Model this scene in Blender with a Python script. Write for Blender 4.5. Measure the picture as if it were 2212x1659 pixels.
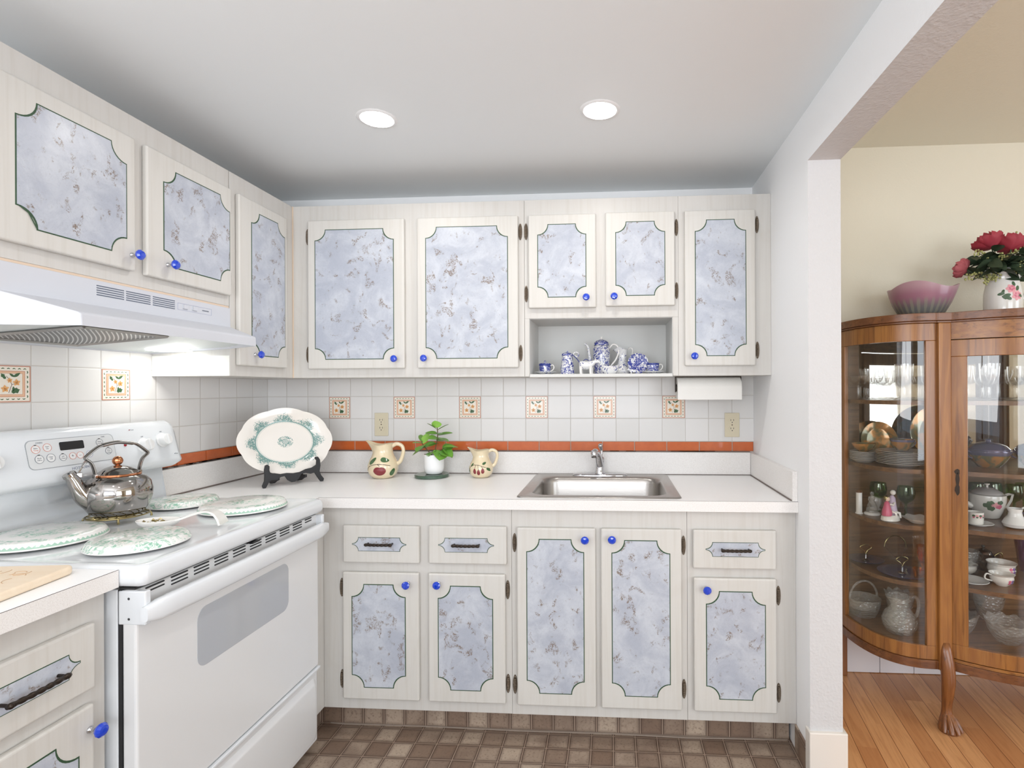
import bpy, math, random
from mathutils import Vector, Matrix
PI = math.pi
for o in list(bpy.data.objects):
    bpy.data.objects.remove(o)
scene = bpy.context.scene
C = scene.collection
random.seed(7)

# ------------------------------------------------------------------ camera
FPX, CX, CY = 1161.32, 1246.66, 840.07
YAW, ROLL = -0.0656, -0.0044
cam_d = bpy.data.cameras.new('camera')
cam = bpy.data.objects.new('camera', cam_d); C.objects.link(cam)
cam_d.sensor_width = 36.0
cam_d.lens = FPX / 2212 * 36.0
cam_d.shift_x = (1106 - CX) / 2212
cam_d.shift_y = (CY - 829.5) / 2212
cam_d.clip_start = 0.02
_f = Vector((math.sin(YAW), math.cos(YAW), 0)); _r = Vector((math.cos(YAW), -math.sin(YAW), 0)); _u = Vector((0, 0, 1))
_r2 = _r * math.cos(ROLL) + _u * math.sin(ROLL); _u2 = -_r * math.sin(ROLL) + _u * math.cos(ROLL)
mw = Matrix.Identity(4)
for i in range(3):
    mw[i][0] = _r2[i]; mw[i][1] = _u2[i]; mw[i][2] = -_f[i]
mw[0][3], mw[1][3], mw[2][3] = 1.7213, -2.5872, 1.3225
cam.matrix_world = mw
scene.camera = cam

# ------------------------------------------------------------------ world, exposure, large lights
scene.view_settings.view_transform = 'Standard'
scene.view_settings.look = 'None'
scene.view_settings.exposure = 0.06
scene.view_settings.gamma = 1.0
scene.view_settings.use_curve_mapping = False
scene.cycles.transparent_max_bounces = 48
world = bpy.data.worlds.new('world'); scene.world = world; world.use_nodes = True
world.node_tree.nodes['Background'].inputs[0].default_value = (0.80, 0.88, 1.0, 1)
world.node_tree.nodes['Background'].inputs[1].default_value = 1.5

def area(name, loc, target, sx, sy, power, col=(1, 1, 1), shape='RECTANGLE', spread=None):
    d = bpy.data.lights.new(name, 'AREA'); d.energy = power; d.color = col; d.shape = shape
    d.size = sx
    if shape in ('RECTANGLE', 'ELLIPSE'): d.size_y = sy
    if spread: d.spread = spread
    o = bpy.data.objects.new(name, d); C.objects.link(o); o.location = loc
    o.rotation_euler = (Vector(target) - Vector(loc)).to_track_quat('-Z', 'Y').to_euler()
    return o
# fill lamps added at the unseen kitchen and dining windows, standing for daylight
area('window_fill', (1.25, -4.16, 1.45), (1.25, -1.7, 4.2), 1.9, 1.3, 54, (0.95, 0.97, 1.0))  # added fill, tilted upwards to brighten the ceiling
area('dining_fill', (4.2, -4.56, 1.4), (4.0, 0, 1.9), 2.2, 1.7, 52, (0.88, 0.94, 1.0))
area('patio_fill', (6.33, -2.4, 1.3), (2.4, -2.2, 1.9), 1.9, 1.9, 36, (0.88, 0.94, 1.0))

# ------------------------------------------------------------------ helpers: mesh builder
class MB:
    def __init__(s): s.v = []; s.f = []; s.m = []; s.s = []
    def add(s, vs, fs, mat=0, smooth=False, T=None):
        b = len(s.v)
        for p in vs:
            p = Vector(p)
            s.v.append(T @ p if T is not None else p)
        for f in fs:
            s.f.append([i + b for i in f]); s.m.append(mat); s.s.append(smooth)
        return s
    def box(s, x0, x1, y0, y1, z0, z1, mat=0, T=None):
        vs = [(x, y, z) for z in (z0, z1) for y in (y0, y1) for x in (x0, x1)]
        return s.add(vs, [(0, 2, 3, 1), (4, 5, 7, 6), (0, 1, 5, 4), (2, 6, 7, 3), (0, 4, 6, 2), (1, 3, 7, 5)], mat, False, T)
    def loft(s, loops, mat=0, smooth=True, T=None, cap0=True, cap1=True, closed=True):
        n = len(loops[0]); vs = [p for L in loops for p in L]; fs = []
        for k in range(len(loops) - 1):
            for i in range(n if closed else n - 1):
                j = (i + 1) % n
                fs.append((k*n + i, k*n + j, (k+1)*n + j, (k+1)*n + i))
        if cap0: fs.append(tuple(reversed(range(n))))
        if cap1: fs.append(tuple((len(loops)-1)*n + i for i in range(n)))
        return s.add(vs, fs, mat, smooth, T)
    def lathe(s, prof, n=32, T=None, mat=0, smooth=True, sx=1, sy=1, fn=None):
        # prof [(r,z)...] bottom to top outside, then inside downwards
        vs = []; fs = []; idx = []
        for r, z in prof:
            if r < 1e-6:
                idx.append([len(vs)] * n); vs.append((0, 0, z))
            else:
                idx.append(list(range(len(vs), len(vs) + n)))
                for i in range(n):
                    a = 2*PI*i/n
                    rr, zz = (r, z) if fn is None else fn(r, z, a)
                    vs.append((rr*math.cos(a)*sx, rr*math.sin(a)*sy, zz))
        for k in range(len(prof) - 1):
            for i in range(n):
                j = (i+1) % n
                q = [idx[k][i], idx[k][j], idx[k+1][j], idx[k+1][i]]
                q2 = []
                for t in q:
                    if t not in q2: q2.append(t)
                if len(q2) > 2: fs.append(tuple(q2))
        return s.add(vs, fs, mat, smooth, T)
    def tube(s, pts, r, n=10, mat=0, caps=True, T=None, closed=False, flat=1.0, up=None):
        pts = [Vector(p) for p in pts]; N = len(pts)
        rs = r if isinstance(r, (list, tuple)) else [r]*N
        loops = []; prev = None
        for i, p in enumerate(pts):
            if closed: t = pts[(i+1) % N] - pts[i-1]
            else: t = pts[min(i+1, N-1)] - pts[max(i-1, 0)]
            t.normalize()
            if prev is None:
                a = Vector(up) if up else (Vector((0, 0, 1)) if abs(t.z) < .9 else Vector((1, 0, 0)))
                x = t.cross(a).normalized()
            else: x = (prev - t*prev.dot(t)).normalized()
            prev = x; y = t.cross(x)
            loops.append([p + (x*math.cos(2*PI*k/n)*flat + y*math.sin(2*PI*k/n))*rs[i] for k in range(n)])
        if closed:
            loops.append(loops[0]); return s.loft(loops, mat, True, T, False, False)
        return s.loft(loops, mat, True, T, caps, caps)
    def prism(s, poly, y0, y1, mat=0, T=None, axis='y'):
        n = len(poly)
        if axis == 'y': A = [(p[0], y0, p[1]) for p in poly]; B = [(p[0], y1, p[1]) for p in poly]
        else: A = [(p[0], p[1], y0) for p in poly]; B = [(p[0], p[1], y1) for p in poly]
        fs = [tuple(range(n)), tuple(reversed(range(n, 2*n)))] + [(i, n+i, n+(i+1) % n, (i+1) % n) for i in range(n)]
        return s.add(A + B, fs, mat, False, T)
    def ball(s, c, r, n=12, mat=0, sc=(1, 1, 1), T=None):
        prof = [(r*math.sin(PI*k/(n//2)), -r*math.cos(PI*k/(n//2))) for k in range(n//2 + 1)]
        M = Matrix.Translation(c) @ Matrix.Diagonal((*sc, 1))
        return s.lathe(prof, n, (T @ M) if T is not None else M, mat)
    def decal(s, prof, poly, mat=0, T=None, off=.0006, rings=4, sx=1, sy=1, fn=None):
        # paint a star-shaped outline of (angle, z) on a lathe surface
        pr = sorted(prof, key=lambda p: p[1])
        def R(z):
            for (r0, z0), (r1, z1) in zip(pr, pr[1:]):
                if z0 <= z <= z1: return r0 + (r1-r0)*((z-z0)/max(z1-z0, 1e-6))
            return pr[-1][0] if z > pr[-1][1] else pr[0][0]
        ca = sum(p[0] for p in poly)/len(poly); cz = sum(p[1] for p in poly)/len(poly)
        vs = []; fs = []; n = len(poly)
        def P(a, z):
            r, zz = R(z), z
            if fn: r, zz = fn(r, z, a % (2*PI))
            r += off
            return (r*math.cos(a)*sx, r*math.sin(a)*sy, zz)
        vs.append(P(ca, cz))
        for k in range(1, rings+1):
            t = k/rings
            for a, z in poly: vs.append(P(ca+(a-ca)*t, cz+(z-cz)*t))
        for i in range(n):
            j = (i+1) % n
            fs.append((0, 1+i, 1+j))
            for k in range(rings-1):
                fs.append((1+k*n+i, 1+(k+1)*n+i, 1+(k+1)*n+j, 1+k*n+j))
        return s.add(vs, fs, mat, True, T)
    def obj(s, name, mats, parent=None, bevel=0, seg=2, sub=0, sharp=40, M=None, loc=None):
        me = bpy.data.meshes.new(name)
        off = Vector(loc) if loc is not None else None
        me.from_pydata([tuple(v - off) if off is not None else tuple(v) for v in s.v], [], s.f)
        if not isinstance(mats, (list, tuple)): mats = [mats]
        for m in mats: me.materials.append(m)
        me.polygons.foreach_set('material_index', s.m)
        me.polygons.foreach_set('use_smooth', s.s)
        me.update(); me.validate()
        if any(s.s): me.set_sharp_from_angle(angle=math.radians(sharp))
        o = bpy.data.objects.new(name, me); C.objects.link(o)
        if off is not None and parent is None: o.location = off
        if parent is not None: o.parent = parent
        if M is not None: o.matrix_local = M
        if bevel:
            b = o.modifiers.new('bevel', 'BEVEL'); b.width = bevel; b.segments = seg; b.limit_method = 'ANGLE'; b.angle_limit = math.radians(35)
        if sub:
            b = o.modifiers.new('sub', 'SUBSURF'); b.levels = sub; b.render_levels = sub
        return o

def TR(x=0, y=0, z=0, rz=0, rx=0, ry=0, s=1):
    return Matrix.Translation((x, y, z)) @ Matrix.Rotation(rz, 4, 'Z') @ Matrix.Rotation(rx, 4, 'X') @ Matrix.Rotation(ry, 4, 'Y') @ Matrix.Scale(s, 4)
def tag(o, label, cat, group=None, kind=None):
    o['label'] = label; o['category'] = cat
    if group: o['group'] = group
    if kind: o['kind'] = kind
    return o
def thing(name, label, cat, loc=(0, 0, 0), rz=0, group=None):
    o = bpy.data.objects.new(name, None); C.objects.link(o); o.empty_display_size = .05
    o.location = loc; o.rotation_euler = (0, 0, rz)
    return tag(o, label, cat, group)
def struct(o): o['kind'] = 'structure'; return o
def copy_tree(o, parent=None):
    c = o.copy(); C.objects.link(c)
    if parent is not None: c.parent = parent
    for ch in list(o.children): copy_tree(ch, c)
    return c
def dup(o, loc, rz=0, label=None, sc=None):
    c = copy_tree(o); c.location = loc; c.rotation_euler = (0, 0, rz)
    if sc: c.scale = (sc, sc, sc)
    if label: c['label'] = label
    return c
def text_obj(name, body, size, material, parent, M, depth=.0003):
    cu = bpy.data.curves.new('t', 'FONT'); cu.body = body; cu.size = size; cu.align_x = 'CENTER'; cu.align_y = 'CENTER'; cu.extrude = depth
    to = bpy.data.objects.new('t', cu); C.objects.link(to)
    dg = bpy.context.evaluated_depsgraph_get(); dg.update()
    me = bpy.data.meshes.new_from_object(to.evaluated_get(dg))
    bpy.data.objects.remove(to)
    me.materials.clear(); me.materials.append(material)
    o = bpy.data.objects.new(name, me); C.objects.link(o); o.parent = parent; o.matrix_local = M
    return o
def rrect(x0, x1, y0, y1, r, n=6):
    pts = []
    for cx, cy, a0 in ((x1-r, y1-r, 0), (x0+r, y1-r, 90), (x0+r, y0+r, 180), (x1-r, y0+r, 270)):
        for k in range(n+1):
            a = math.radians(a0 + 90*k/n); pts.append((cx + r*math.cos(a), cy + r*math.sin(a)))
    return pts
def notch(x0, x1, z0, z1, r, n=8):
    pts = []
    for cx, cz, a0 in ((x0, z0, 90), (x1, z0, 180), (x1, z1, 270), (x0, z1, 360)):
        for k in range(n+1):
            a = math.radians(a0 - 90*k/n); pts.append((cx + r*math.cos(a), cz + r*math.sin(a)))
    return pts
def bez(P, n=10):
    # catmull-rom through points
    P = [Vector(p) for p in P]; out = []
    for i in range(len(P)-1):
        p0 = P[max(i-1, 0)]; p1 = P[i]; p2 = P[i+1]; p3 = P[min(i+2, len(P)-1)]
        for k in range(n):
            t = k/n
            out.append(.5*((2*p1) + (p2-p0)*t + (2*p0-5*p1+4*p2-p3)*t*t + (3*p1-p0-3*p2+p3)*t**3))
    out.append(P[-1]); return out

# ------------------------------------------------------------------ helpers: materials
def srgb(r, g, b):
    f = lambda c: ((c/255 + .055)/1.055)**2.4 if c > 10.3 else c/255/12.92
    return (f(r), f(g), f(b), 1)
class NT:
    def __init__(s, name):
        s.m = bpy.data.materials.new(name); s.m.use_nodes = True; s.t = s.m.node_tree; s.b = s.t.nodes['Principled BSDF']
        s.out = s.t.nodes['Material Output']
    def n(s, t, **kw):
        x = s.t.nodes.new(t)
        for k, v in kw.items(): setattr(x, k, v)
        return x
    def put(s, sock, v):
        if hasattr(v, 'is_output'): s.t.links.new(v, sock)
        elif isinstance(v, (int, float)) and sock.type == 'RGBA': sock.default_value = (v, v, v, 1)
        else: sock.default_value = v
    def math(s, op, a, b=None, c=None, clamp=False):
        x = s.n('ShaderNodeMath', operation=op, use_clamp=clamp)
        s.put(x.inputs[0], a)
        if b is not None: s.put(x.inputs[1], b)
        if c is not None: s.put(x.inputs[2], c)
        return x.outputs[0]
    def mix(s, f, a, b):
        x = s.n('ShaderNodeMix', data_type='RGBA'); s.put(x.inputs[0], f); s.put(x.inputs[6], a); s.put(x.inputs[7], b); return x.outputs[2]
    def obj(s):
        if not hasattr(s, '_o'): s._o = s.n('ShaderNodeTexCoord').outputs['Object']
        return s._o
    def xyz(s, v=None):
        x = s.n('ShaderNodeSeparateXYZ'); s.t.links.new(v or s.obj(), x.inputs[0]); return x.outputs
    def vec(s, x, y, z):
        c = s.n('ShaderNodeCombineXYZ')
        for i, v in enumerate((x, y, z)): s.put(c.inputs[i], v)
        return c.outputs[0]
    def map(s, scale=(1, 1, 1), rot=(0, 0, 0), v=None):
        x = s.n('ShaderNodeMapping'); s.t.links.new(v or s.obj(), x.inputs[0]); x.inputs['Scale'].default_value = scale; x.inputs['Rotation'].default_value = rot; return x.outputs[0]
    def noise(s, scale, detail=3, rough=.5, dist=0, v=None, w=None):
        x = s.n('ShaderNodeTexNoise', noise_dimensions='4D' if w is not None else '3D')
        s.t.links.new(v or s.obj(), x.inputs['Vector'])
        if w is not None: s.put(x.inputs['W'], w)
        x.inputs['Scale'].default_value = scale; x.inputs['Detail'].default_value = detail; x.inputs['Roughness'].default_value = rough; x.inputs['Distortion'].default_value = dist
        return x.outputs[0]
    def step(s, v, a, b):
        x = s.n('ShaderNodeMapRange', interpolation_type='SMOOTHSTEP'); s.put(x.inputs[0], v); x.inputs[1].default_value = a; x.inputs[2].default_value = b; x.inputs[3].default_value = 0; x.inputs[4].default_value = 1
        return x.outputs[0]
    def rand(s):
        return s.math('MULTIPLY', s.n('ShaderNodeObjectInfo').outputs['Random'], 37.0)
    def white(s, v):
        x = s.n('ShaderNodeTexWhiteNoise', noise_dimensions='3D'); s.t.links.new(v, x.inputs[0]); return x.outputs[0]
    def bump(s, h, strength=.3, dist=.001):
        x = s.n('ShaderNodeBump'); x.inputs['Strength'].default_value = strength; x.inputs['Distance'].default_value = dist
        s.put(x.inputs['Height'], h); s.t.links.new(x.outputs[0], s.b.inputs['Normal'])
    def set(s, **kw):
        for k, v in kw.items():
            s.put(s.b.inputs[{'col': 'Base Color', 'rough': 'Roughness', 'metal': 'Metallic', 'trans': 'Transmission Weight', 'ior': 'IOR', 'spec': 'Specular IOR Level', 'coat': 'Coat Weight', 'alpha': 'Alpha', 'ec': 'Emission Color', 'es': 'Emission Strength', 'sheen': 'Sheen Weight', 'crough': 'Coat Roughness', 'sss': 'Subsurface Weight'}[k]], v)
        return s
def simple(name, col, rough=.5, metal=0, bumpy=0, bscale=200, **kw):
    k = NT(name); k.set(col=col, rough=rough, metal=metal, **kw)
    if bumpy: k.bump(k.noise(bscale, 3), bumpy, .001)
    return k.m
MT = {}
def M_paint(name, col, strength=.25, scale=170, rough=.6):
    k = NT(name); k.set(col=col, rough=rough, spec=.3)
    k.bump(k.math('MULTIPLY', k.noise(scale, 2, .5), k.noise(scale*.35, 2, .5)), strength, .003); return k.m
MT['ceiling'] = M_paint('ceiling_paint', srgb(236, 239, 240), .05)
MT['wall_white'] = M_paint('white_wall_paint', srgb(245, 245, 245), .15)
MT['wall_rough_shaded'] = M_paint('shaded_orange_peel_paint', srgb(206, 205, 205), 1.0, 110)  # same house paint as the walls, with shade mixed into its colour
MT['beige'] = M_paint('beige_wall_paint', srgb(217, 211, 194), .35, 120)
MT['beige_ceiling'] = M_paint('beige_ceiling_paint', srgb(224, 221, 206), .35, 120)

def whitewood(name, base, grain, gdir='z'):
    k = NT(name)
    sc = (60, 60, 2.2) if gdir == 'z' else (2.2, 60, 60)
    g = k.noise(1.0, 5, .6, .6, k.map(sc)); g2 = k.noise(3.2, 4, .6, 1.5)
    f = k.step(g, .42, .72); c = k.mix(k.math('MULTIPLY', f, .28), base, grain)
    c = k.mix(k.math('MULTIPLY', k.step(g2, .55, .8), .25), c, grain)
    k.set(col=c, rough=.42, spec=.4); k.bump(g, .12, .0008); return k.m
MT['cab'] = whitewood('whitewashed_wood', srgb(207, 204, 199), srgb(188, 181, 171))
MT['door'] = whitewood('whitewashed_door', srgb(211, 208, 202), srgb(193, 186, 175))
MT['rawstrip'] = simple('pale_raw_wood', srgb(222, 200, 178), .6)
MT['niche'] = simple('niche_paint', srgb(214, 214, 211), .55)

def marble(name):
    k = NT(name); w = k.rand()
    v = k.obj()
    base = k.mix(k.step(k.noise(8, 6, .62, 1.0, v, w), .34, .66), srgb(176, 181, 193), srgb(199, 203, 211))
    base = k.mix(k.math('MULTIPLY', k.step(k.noise(34, 5, .7, 2.0, v, w), .5, .72), .2), base, srgb(158, 163, 175))
    veins = k.step(k.math('ABSOLUTE', k.math('SUBTRACT', k.noise(17, 6, .65, 2.4, v, w), .5)), .016, .0)
    base = k.mix(k.math('MULTIPLY', veins, .2), base, srgb(140, 146, 160))
    cl = k.step(k.noise(27, 2, .5, .9, k.map((1, 1, .8), (0, .5, 0)), w), .56, .66)
    br = k.step(k.noise(95, 4, .6, 2.5, v, w), .46, .56)
    base = k.mix(k.math('MULTIPLY', k.math('MULTIPLY', cl, br), .85), base, srgb(122, 102, 84))
    k2 = k.step(k.noise(60, 5, .7, 3.5, v, w), .62, .68)
    base = k.mix(k.math('MULTIPLY', k2, .45), base, srgb(140, 126, 118))
    k.set(col=base, rough=.3, spec=.5); k.bump(k.noise(240, 2), .10, .0006); return k.m
MT['marble'] = marble('marbled_laminate')
MT['green_line'] = simple('dark_green_line', srgb(48, 78, 52), .5)
MT['blue_knob'] = NT('cobalt_glass').set(col=srgb(8, 74, 226), rough=.05, trans=.35, ior=1.5, coat=1.0).m
MT['chrome'] = simple('chrome', (.58, .58, .60, 1), .08, 1)
MT['antique'] = simple('antique_brass', srgb(122, 110, 96), .4, .6, .6, 500)
MT['bronze'] = simple('dark_bronze', srgb(58, 50, 44), .35, .8, .4, 300)
k = NT('white_laminate_top'); k.set(col=k.mix(k.step(k.noise(500, 2), .4, .7), srgb(250, 250, 250), srgb(246, 245, 244)), rough=.32); MT['counter'] = k.m
k = NT('speckled_laminate_edge'); k.set(col=k.mix(k.step(k.noise(420, 2), .45, .62), srgb(238, 235, 232), srgb(228, 224, 220)), rough=.4); MT['edge'] = k.m
MT['caulk'] = simple('grey_brown_caulk', srgb(118, 108, 102), .7)
MT['caulk_dark'] = simple('dark_gap', srgb(62, 48, 42), .8)

T_ = 0.1095
def tilewall(name, axis, o0):
    k = NT(name); x = k.xyz(); a = x[0] if axis == 'x' else x[1]
    u = k.math('DIVIDE', k.math('SUBTRACT', a, o0), T_); v = k.math('DIVIDE', k.math('SUBTRACT', x[2], 1.2892), T_)
    def edge(t):
        f = k.math('FRACT', t); return k.math('MINIMUM', f, k.math('SUBTRACT', 1.0, f))
    d = k.math('MINIMUM', edge(u), edge(v))
    r = k.white(k.vec(k.math('FLOOR', u), k.math('FLOOR', v), 3.0))
    base = k.mix(r, srgb(221, 219, 216), srgb(227, 225, 223))
    k.set(col=k.mix(k.step(d, .016, .009), base, srgb(194, 189, 182)), rough=k.math('ADD', .26, k.math('MULTIPLY', k.step(d, .016, .009), .4)), coat=.06, spec=.4)
    h = k.math('ADD', k.step(d, .0, .05), k.math('MULTIPLY', k.noise(9, 2), .4)); k.bump(h, .35, .0015); return k.m
MT['tile_back'] = tilewall('white_tile_back', 'x', .0956)
MT['tile_left'] = tilewall('white_tile_left', 'y', -.0067)
def orange(name):
    k = NT(name); w = k.rand()
    k.set(col=k.mix(k.noise(30, 4, .6, 0, None, w), srgb(186, 86, 40), srgb(214, 112, 58)), rough=.2, coat=.3); k.bump(k.noise(40, 3), .15, .001); return k.m
MT['orange'] = orange('terracotta_glaze')
def vinyl(name, plane):
    k = NT(name); x = k.xyz()
    if plane == 'floor': a, b, ao, bo, P = x[0], x[1], .7326, -.5385, .0822
    elif plane == 'x': a, b, ao, bo, P = x[0], x[2], .7326, -.0005, .0838
    else: a, b, ao, bo, P = x[1], x[2], -.5385, -.0005, .0838
    wob = k.math('MULTIPLY', k.math('SUBTRACT', k.noise(16, 2), .5), .03)
    u = k.math('ADD', k.math('DIVIDE', k.math('SUBTRACT', a, ao), P), wob); v = k.math('ADD', k.math('DIVIDE', k.math('SUBTRACT', b, bo), P), wob)
    def edge(t):
        f = k.math('FRACT', t); return k.math('MINIMUM', f, k.math('SUBTRACT', 1.0, f))
    eu, ev = edge(u), edge(v); d = k.math('MINIMUM', eu, ev)
    r = k.white(k.vec(k.math('FLOOR', u), k.math('FLOOR', v), 1.0))
    grime = k.noise(110, 4, .7, .2); blot = k.noise(5, 3, .6)
    t1 = k.mix(r, srgb(128, 106, 90), srgb(182, 164, 146))
    t1 = k.mix(k.math('MULTIPLY', k.step(grime, .50, .68), .55), t1, srgb(98, 78, 66))
    t1 = k.mix(k.math('MULTIPLY', k.step(blot, .45, .7), .5), t1, srgb(112, 92, 80))
    t1 = k.mix(k.math('MULTIPLY', k.step(k.math('ADD', d, k.math('MULTIPLY', grime, .1)), .26, .10), .45), t1, srgb(92, 74, 64))
    line = k.step(d, .062, .05); mid = k.step(d, .03, .018)
    c = k.mix(line, t1, srgb(80, 62, 52)); c = k.mix(mid, c, srgb(156, 136, 120))
    k.set(col=c, rough=.42); k.bump(k.math('ADD', k.step(d, .02, .06), k.math('MULTIPLY', grime, .4)), .4, .001); return k.m
MT['vinyl'] = vinyl('brown_vinyl_tile', 'floor'); MT['vinyl_x'] = vinyl('brown_vinyl_kick', 'x'); MT['vinyl_y'] = vinyl('brown_vinyl_base', 'y')
def woodfloor():
    k = NT('oak_strip_floor'); v = k.map((1, 1, 1), (0, 0, math.radians(8))); x = k.xyz(v)
    u = k.math('DIVIDE', x[0], .072); row = k.math('FLOOR', u)
    off = k.math('MULTIPLY', k.white(k.vec(row, 2.0, 5.0)), 3.0)
    w = k.math('ADD', k.math('DIVIDE', x[1], .75), off); colm = k.math('FLOOR', w)
    r = k.white(k.vec(row, colm, 9.0))
    g = k.noise(1.0, 6, .65, 1.2, k.map((70, 4, 1), (0, 0, 0), v), k.math('MULTIPLY', r, 20.0))
    g2 = k.noise(1.0, 3, .5, 3.0, k.map((16, 1.6, 1), (0, 0, 0), v), k.math('MULTIPLY', r, 9.0))
    c = k.mix(r, srgb(198, 138, 90), srgb(226, 170, 118)); c = k.mix(k.math('MULTIPLY', k.step(g, .45, .75), .45), c, srgb(160, 100, 58))
    c = k.mix(k.math('MULTIPLY', k.step(g2, .5, .62), .3), c, srgb(178, 116, 70))
    f = k.math('FRACT', u); e = k.math('MINIMUM', f, k.math('SUBTRACT', 1.0, f)); c = k.mix(k.step(e, .02, .008), c, srgb(110, 64, 36))
    k.set(col=c, rough=.28, coat=.15); k.bump(g, .06, .0006); return k.m
MT['floor2'] = woodfloor()
def oak(name, a, b, dark, gdir='z', rough=.3):
    k = NT(name); w = k.rand()
    sc = {'z': (90, 90, 3.0), 'x': (3.0, 90, 90), 'y': (90, 3, 90)}[gdir]; sc2 = {'z': (22, 22, 1.6), 'x': (1.6, 22, 22), 'y': (22, 1.6, 22)}[gdir]
    g = k.noise(1.0, 5, .65, .5, k.map(sc), w); g2 = k.noise(1.0, 3, .5, 2.2, k.map(sc2), w)
    c = k.mix(k.step(g2, .35, .65), a, b); c = k.mix(k.math('MULTIPLY', k.step(g, .5, .68), .75), c, dark)
    k.set(col=c, rough=rough, coat=.25, crough=.2); k.bump(g, .1, .0006); return k.m
MT['oak'] = oak('golden_oak', srgb(160, 108, 54), srgb(140, 90, 44), srgb(98, 58, 28))
MT['oak_h'] = oak('golden_oak_rail', srgb(160, 108, 54), srgb(138, 88, 44), srgb(96, 58, 28), 'x')
MT['oak_dark'] = oak('dark_oak_moulding', srgb(122, 76, 42), srgb(104, 62, 34), srgb(66, 38, 22), 'x')
MT['oak_in'] = oak('shelf_oak', srgb(122, 86, 56), srgb(102, 70, 44), srgb(70, 46, 30), 'x', .35)
MT['oak_leg'] = oak('oak_leg', srgb(138, 86, 44), srgb(118, 70, 36), srgb(74, 42, 22))
def glass_thin(name, tint=(1, 1, 1, 1), ior=1.45, rough=0.0):
    k = NT(name); t = k.t
    tr = k.n('ShaderNodeBsdfTransparent'); tr.inputs[0].default_value = tint
    gl = k.n('ShaderNodeBsdfGlossy'); gl.inputs['Roughness'].default_value = rough; gl.inputs[0].default_value = (1, 1, 1, 1)
    fr = k.n('ShaderNodeFresnel'); bf = k.n('ShaderNodeNewGeometry').outputs['Backfacing']; k.put(fr.inputs[0], k.math('ADD', ior, k.math('MULTIPLY', bf, 1/ior-ior)))
    mx = k.n('ShaderNodeMixShader'); t.links.new(fr.outputs[0], mx.inputs[0]); t.links.new(tr.outputs[0], mx.inputs[1]); t.links.new(gl.outputs[0], mx.inputs[2]); t.links.new(mx.outputs[0], k.out.inputs[0])
    return k.m
MT['pane'] = glass_thin('cabinet_pane_glass', (.96, .96, .95, 1), 1.45)
MT['glass'] = glass_thin('clear_stemware_glass', (1, 1, 1, 1), 1.65, .02)
k = NT('cut_crystal'); t_ = k.t
bp = k.n('ShaderNodeBump'); vo = k.n('ShaderNodeTexVoronoi'); t_.links.new(k.map((1, 1, 1.5)), vo.inputs['Vector']); vo.inputs['Scale'].default_value = 70; bp.inputs['Strength'].default_value = 1.0; bp.inputs['Distance'].default_value = .006; t_.links.new(vo.outputs[0], bp.inputs['Height'])
tr = k.n('ShaderNodeBsdfTransparent'); tr.inputs[0].default_value = (.97, .97, .96, 1)
gl = k.n('ShaderNodeBsdfGlossy'); gl.inputs['Roughness'].default_value = .04; t_.links.new(bp.outputs[0], gl.inputs['Normal'])
df = k.n('ShaderNodeBsdfDiffuse'); df.inputs[0].default_value = (.95, .95, .93, 1); t_.links.new(bp.outputs[0], df.inputs['Normal'])
fr = k.n('ShaderNodeFresnel'); k.put(fr.inputs[0], k.math('ADD', 1.7, k.math('MULTIPLY', k.n('ShaderNodeNewGeometry').outputs['Backfacing'], 1/1.7-1.7))); t_.links.new(bp.outputs[0], fr.inputs['Normal'])
m1 = k.n('ShaderNodeMixShader'); m1.inputs[0].default_value = .14; t_.links.new(tr.outputs[0], m1.inputs[1]); t_.links.new(df.outputs[0], m1.inputs[2])
m2 = k.n('ShaderNodeMixShader'); t_.links.new(fr.outputs[0], m2.inputs[0]); t_.links.new(m1.outputs[0], m2.inputs[1]); t_.links.new(gl.outputs[0], m2.inputs[2]); t_.links.new(m2.outputs[0], k.out.inputs[0]); MT['crystal'] = k.m
MT['green_glass'] = glass_thin('green_goblet_glass', (.50, .66, .34, 1), 1.7, .02)
MT['amber_glass'] = glass_thin('amber_glass', (.85, .42, .14, 1), 1.8, .05)
MT['cobalt'] = NT('cobalt_blue_glass').set(col=srgb(24, 12, 110), rough=.08, trans=.3, coat=1).m
MT['mirror'] = simple('aged_mirror', (.62, .60, .56, 1), .03, 1)
MT['enamel'] = NT('white_enamel').set(col=srgb(224, 227, 230), rough=.16, coat=.5, crough=.05).m
MT['enamel_door'] = NT('oven_door_enamel').set(col=srgb(226, 226, 226), rough=.25, coat=.3).m
MT['oven_glass'] = NT('grey_oven_glass').set(col=srgb(180, 183, 188), rough=.12, coat=.4).m
MT['hood'] = NT('hood_white_enamel').set(col=srgb(206, 208, 214), rough=.5, spec=.2).m
MT['hood_in'] = NT('hood_underside').set(col=srgb(214, 222, 224), rough=.4).m
MT['plastic_white'] = simple('white_plastic', srgb(232, 232, 231), .35)
MT['plastic_grey'] = simple('light_grey_panel', srgb(219, 221, 222), .35)
MT['black'] = simple('black_gloss', srgb(22, 22, 24), .12)
MT['black_matte'] = simple('black_matte', srgb(38, 38, 40), .6)
MT['slot'] = simple('dark_slot', srgb(50, 50, 52), .7)
MT['slot_blue'] = simple('grey_blue_slot', srgb(96, 104, 120), .6)
MT['print_grey'] = simple('grey_print', srgb(112, 118, 128), .6)
MT['print_red'] = simple('orange_print', srgb(212, 132, 112), .6)
MT['print_blue'] = simple('blue_print', srgb(158, 166, 196), .6)
MT['red'] = simple('red_indicator', srgb(150, 24, 30), .25)
MT['ivory'] = simple('ivory_plastic', srgb(214, 204, 178), .35)
k = NT('brushed_steel'); k.set(col=srgb(172, 168, 164), metal=1, rough=k.math('ADD', .22, k.math('MULTIPLY', k.noise(1, 3, .6, 0, k.map((6, 300, 300))), .16))); MT['steel'] = k.m
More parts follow.
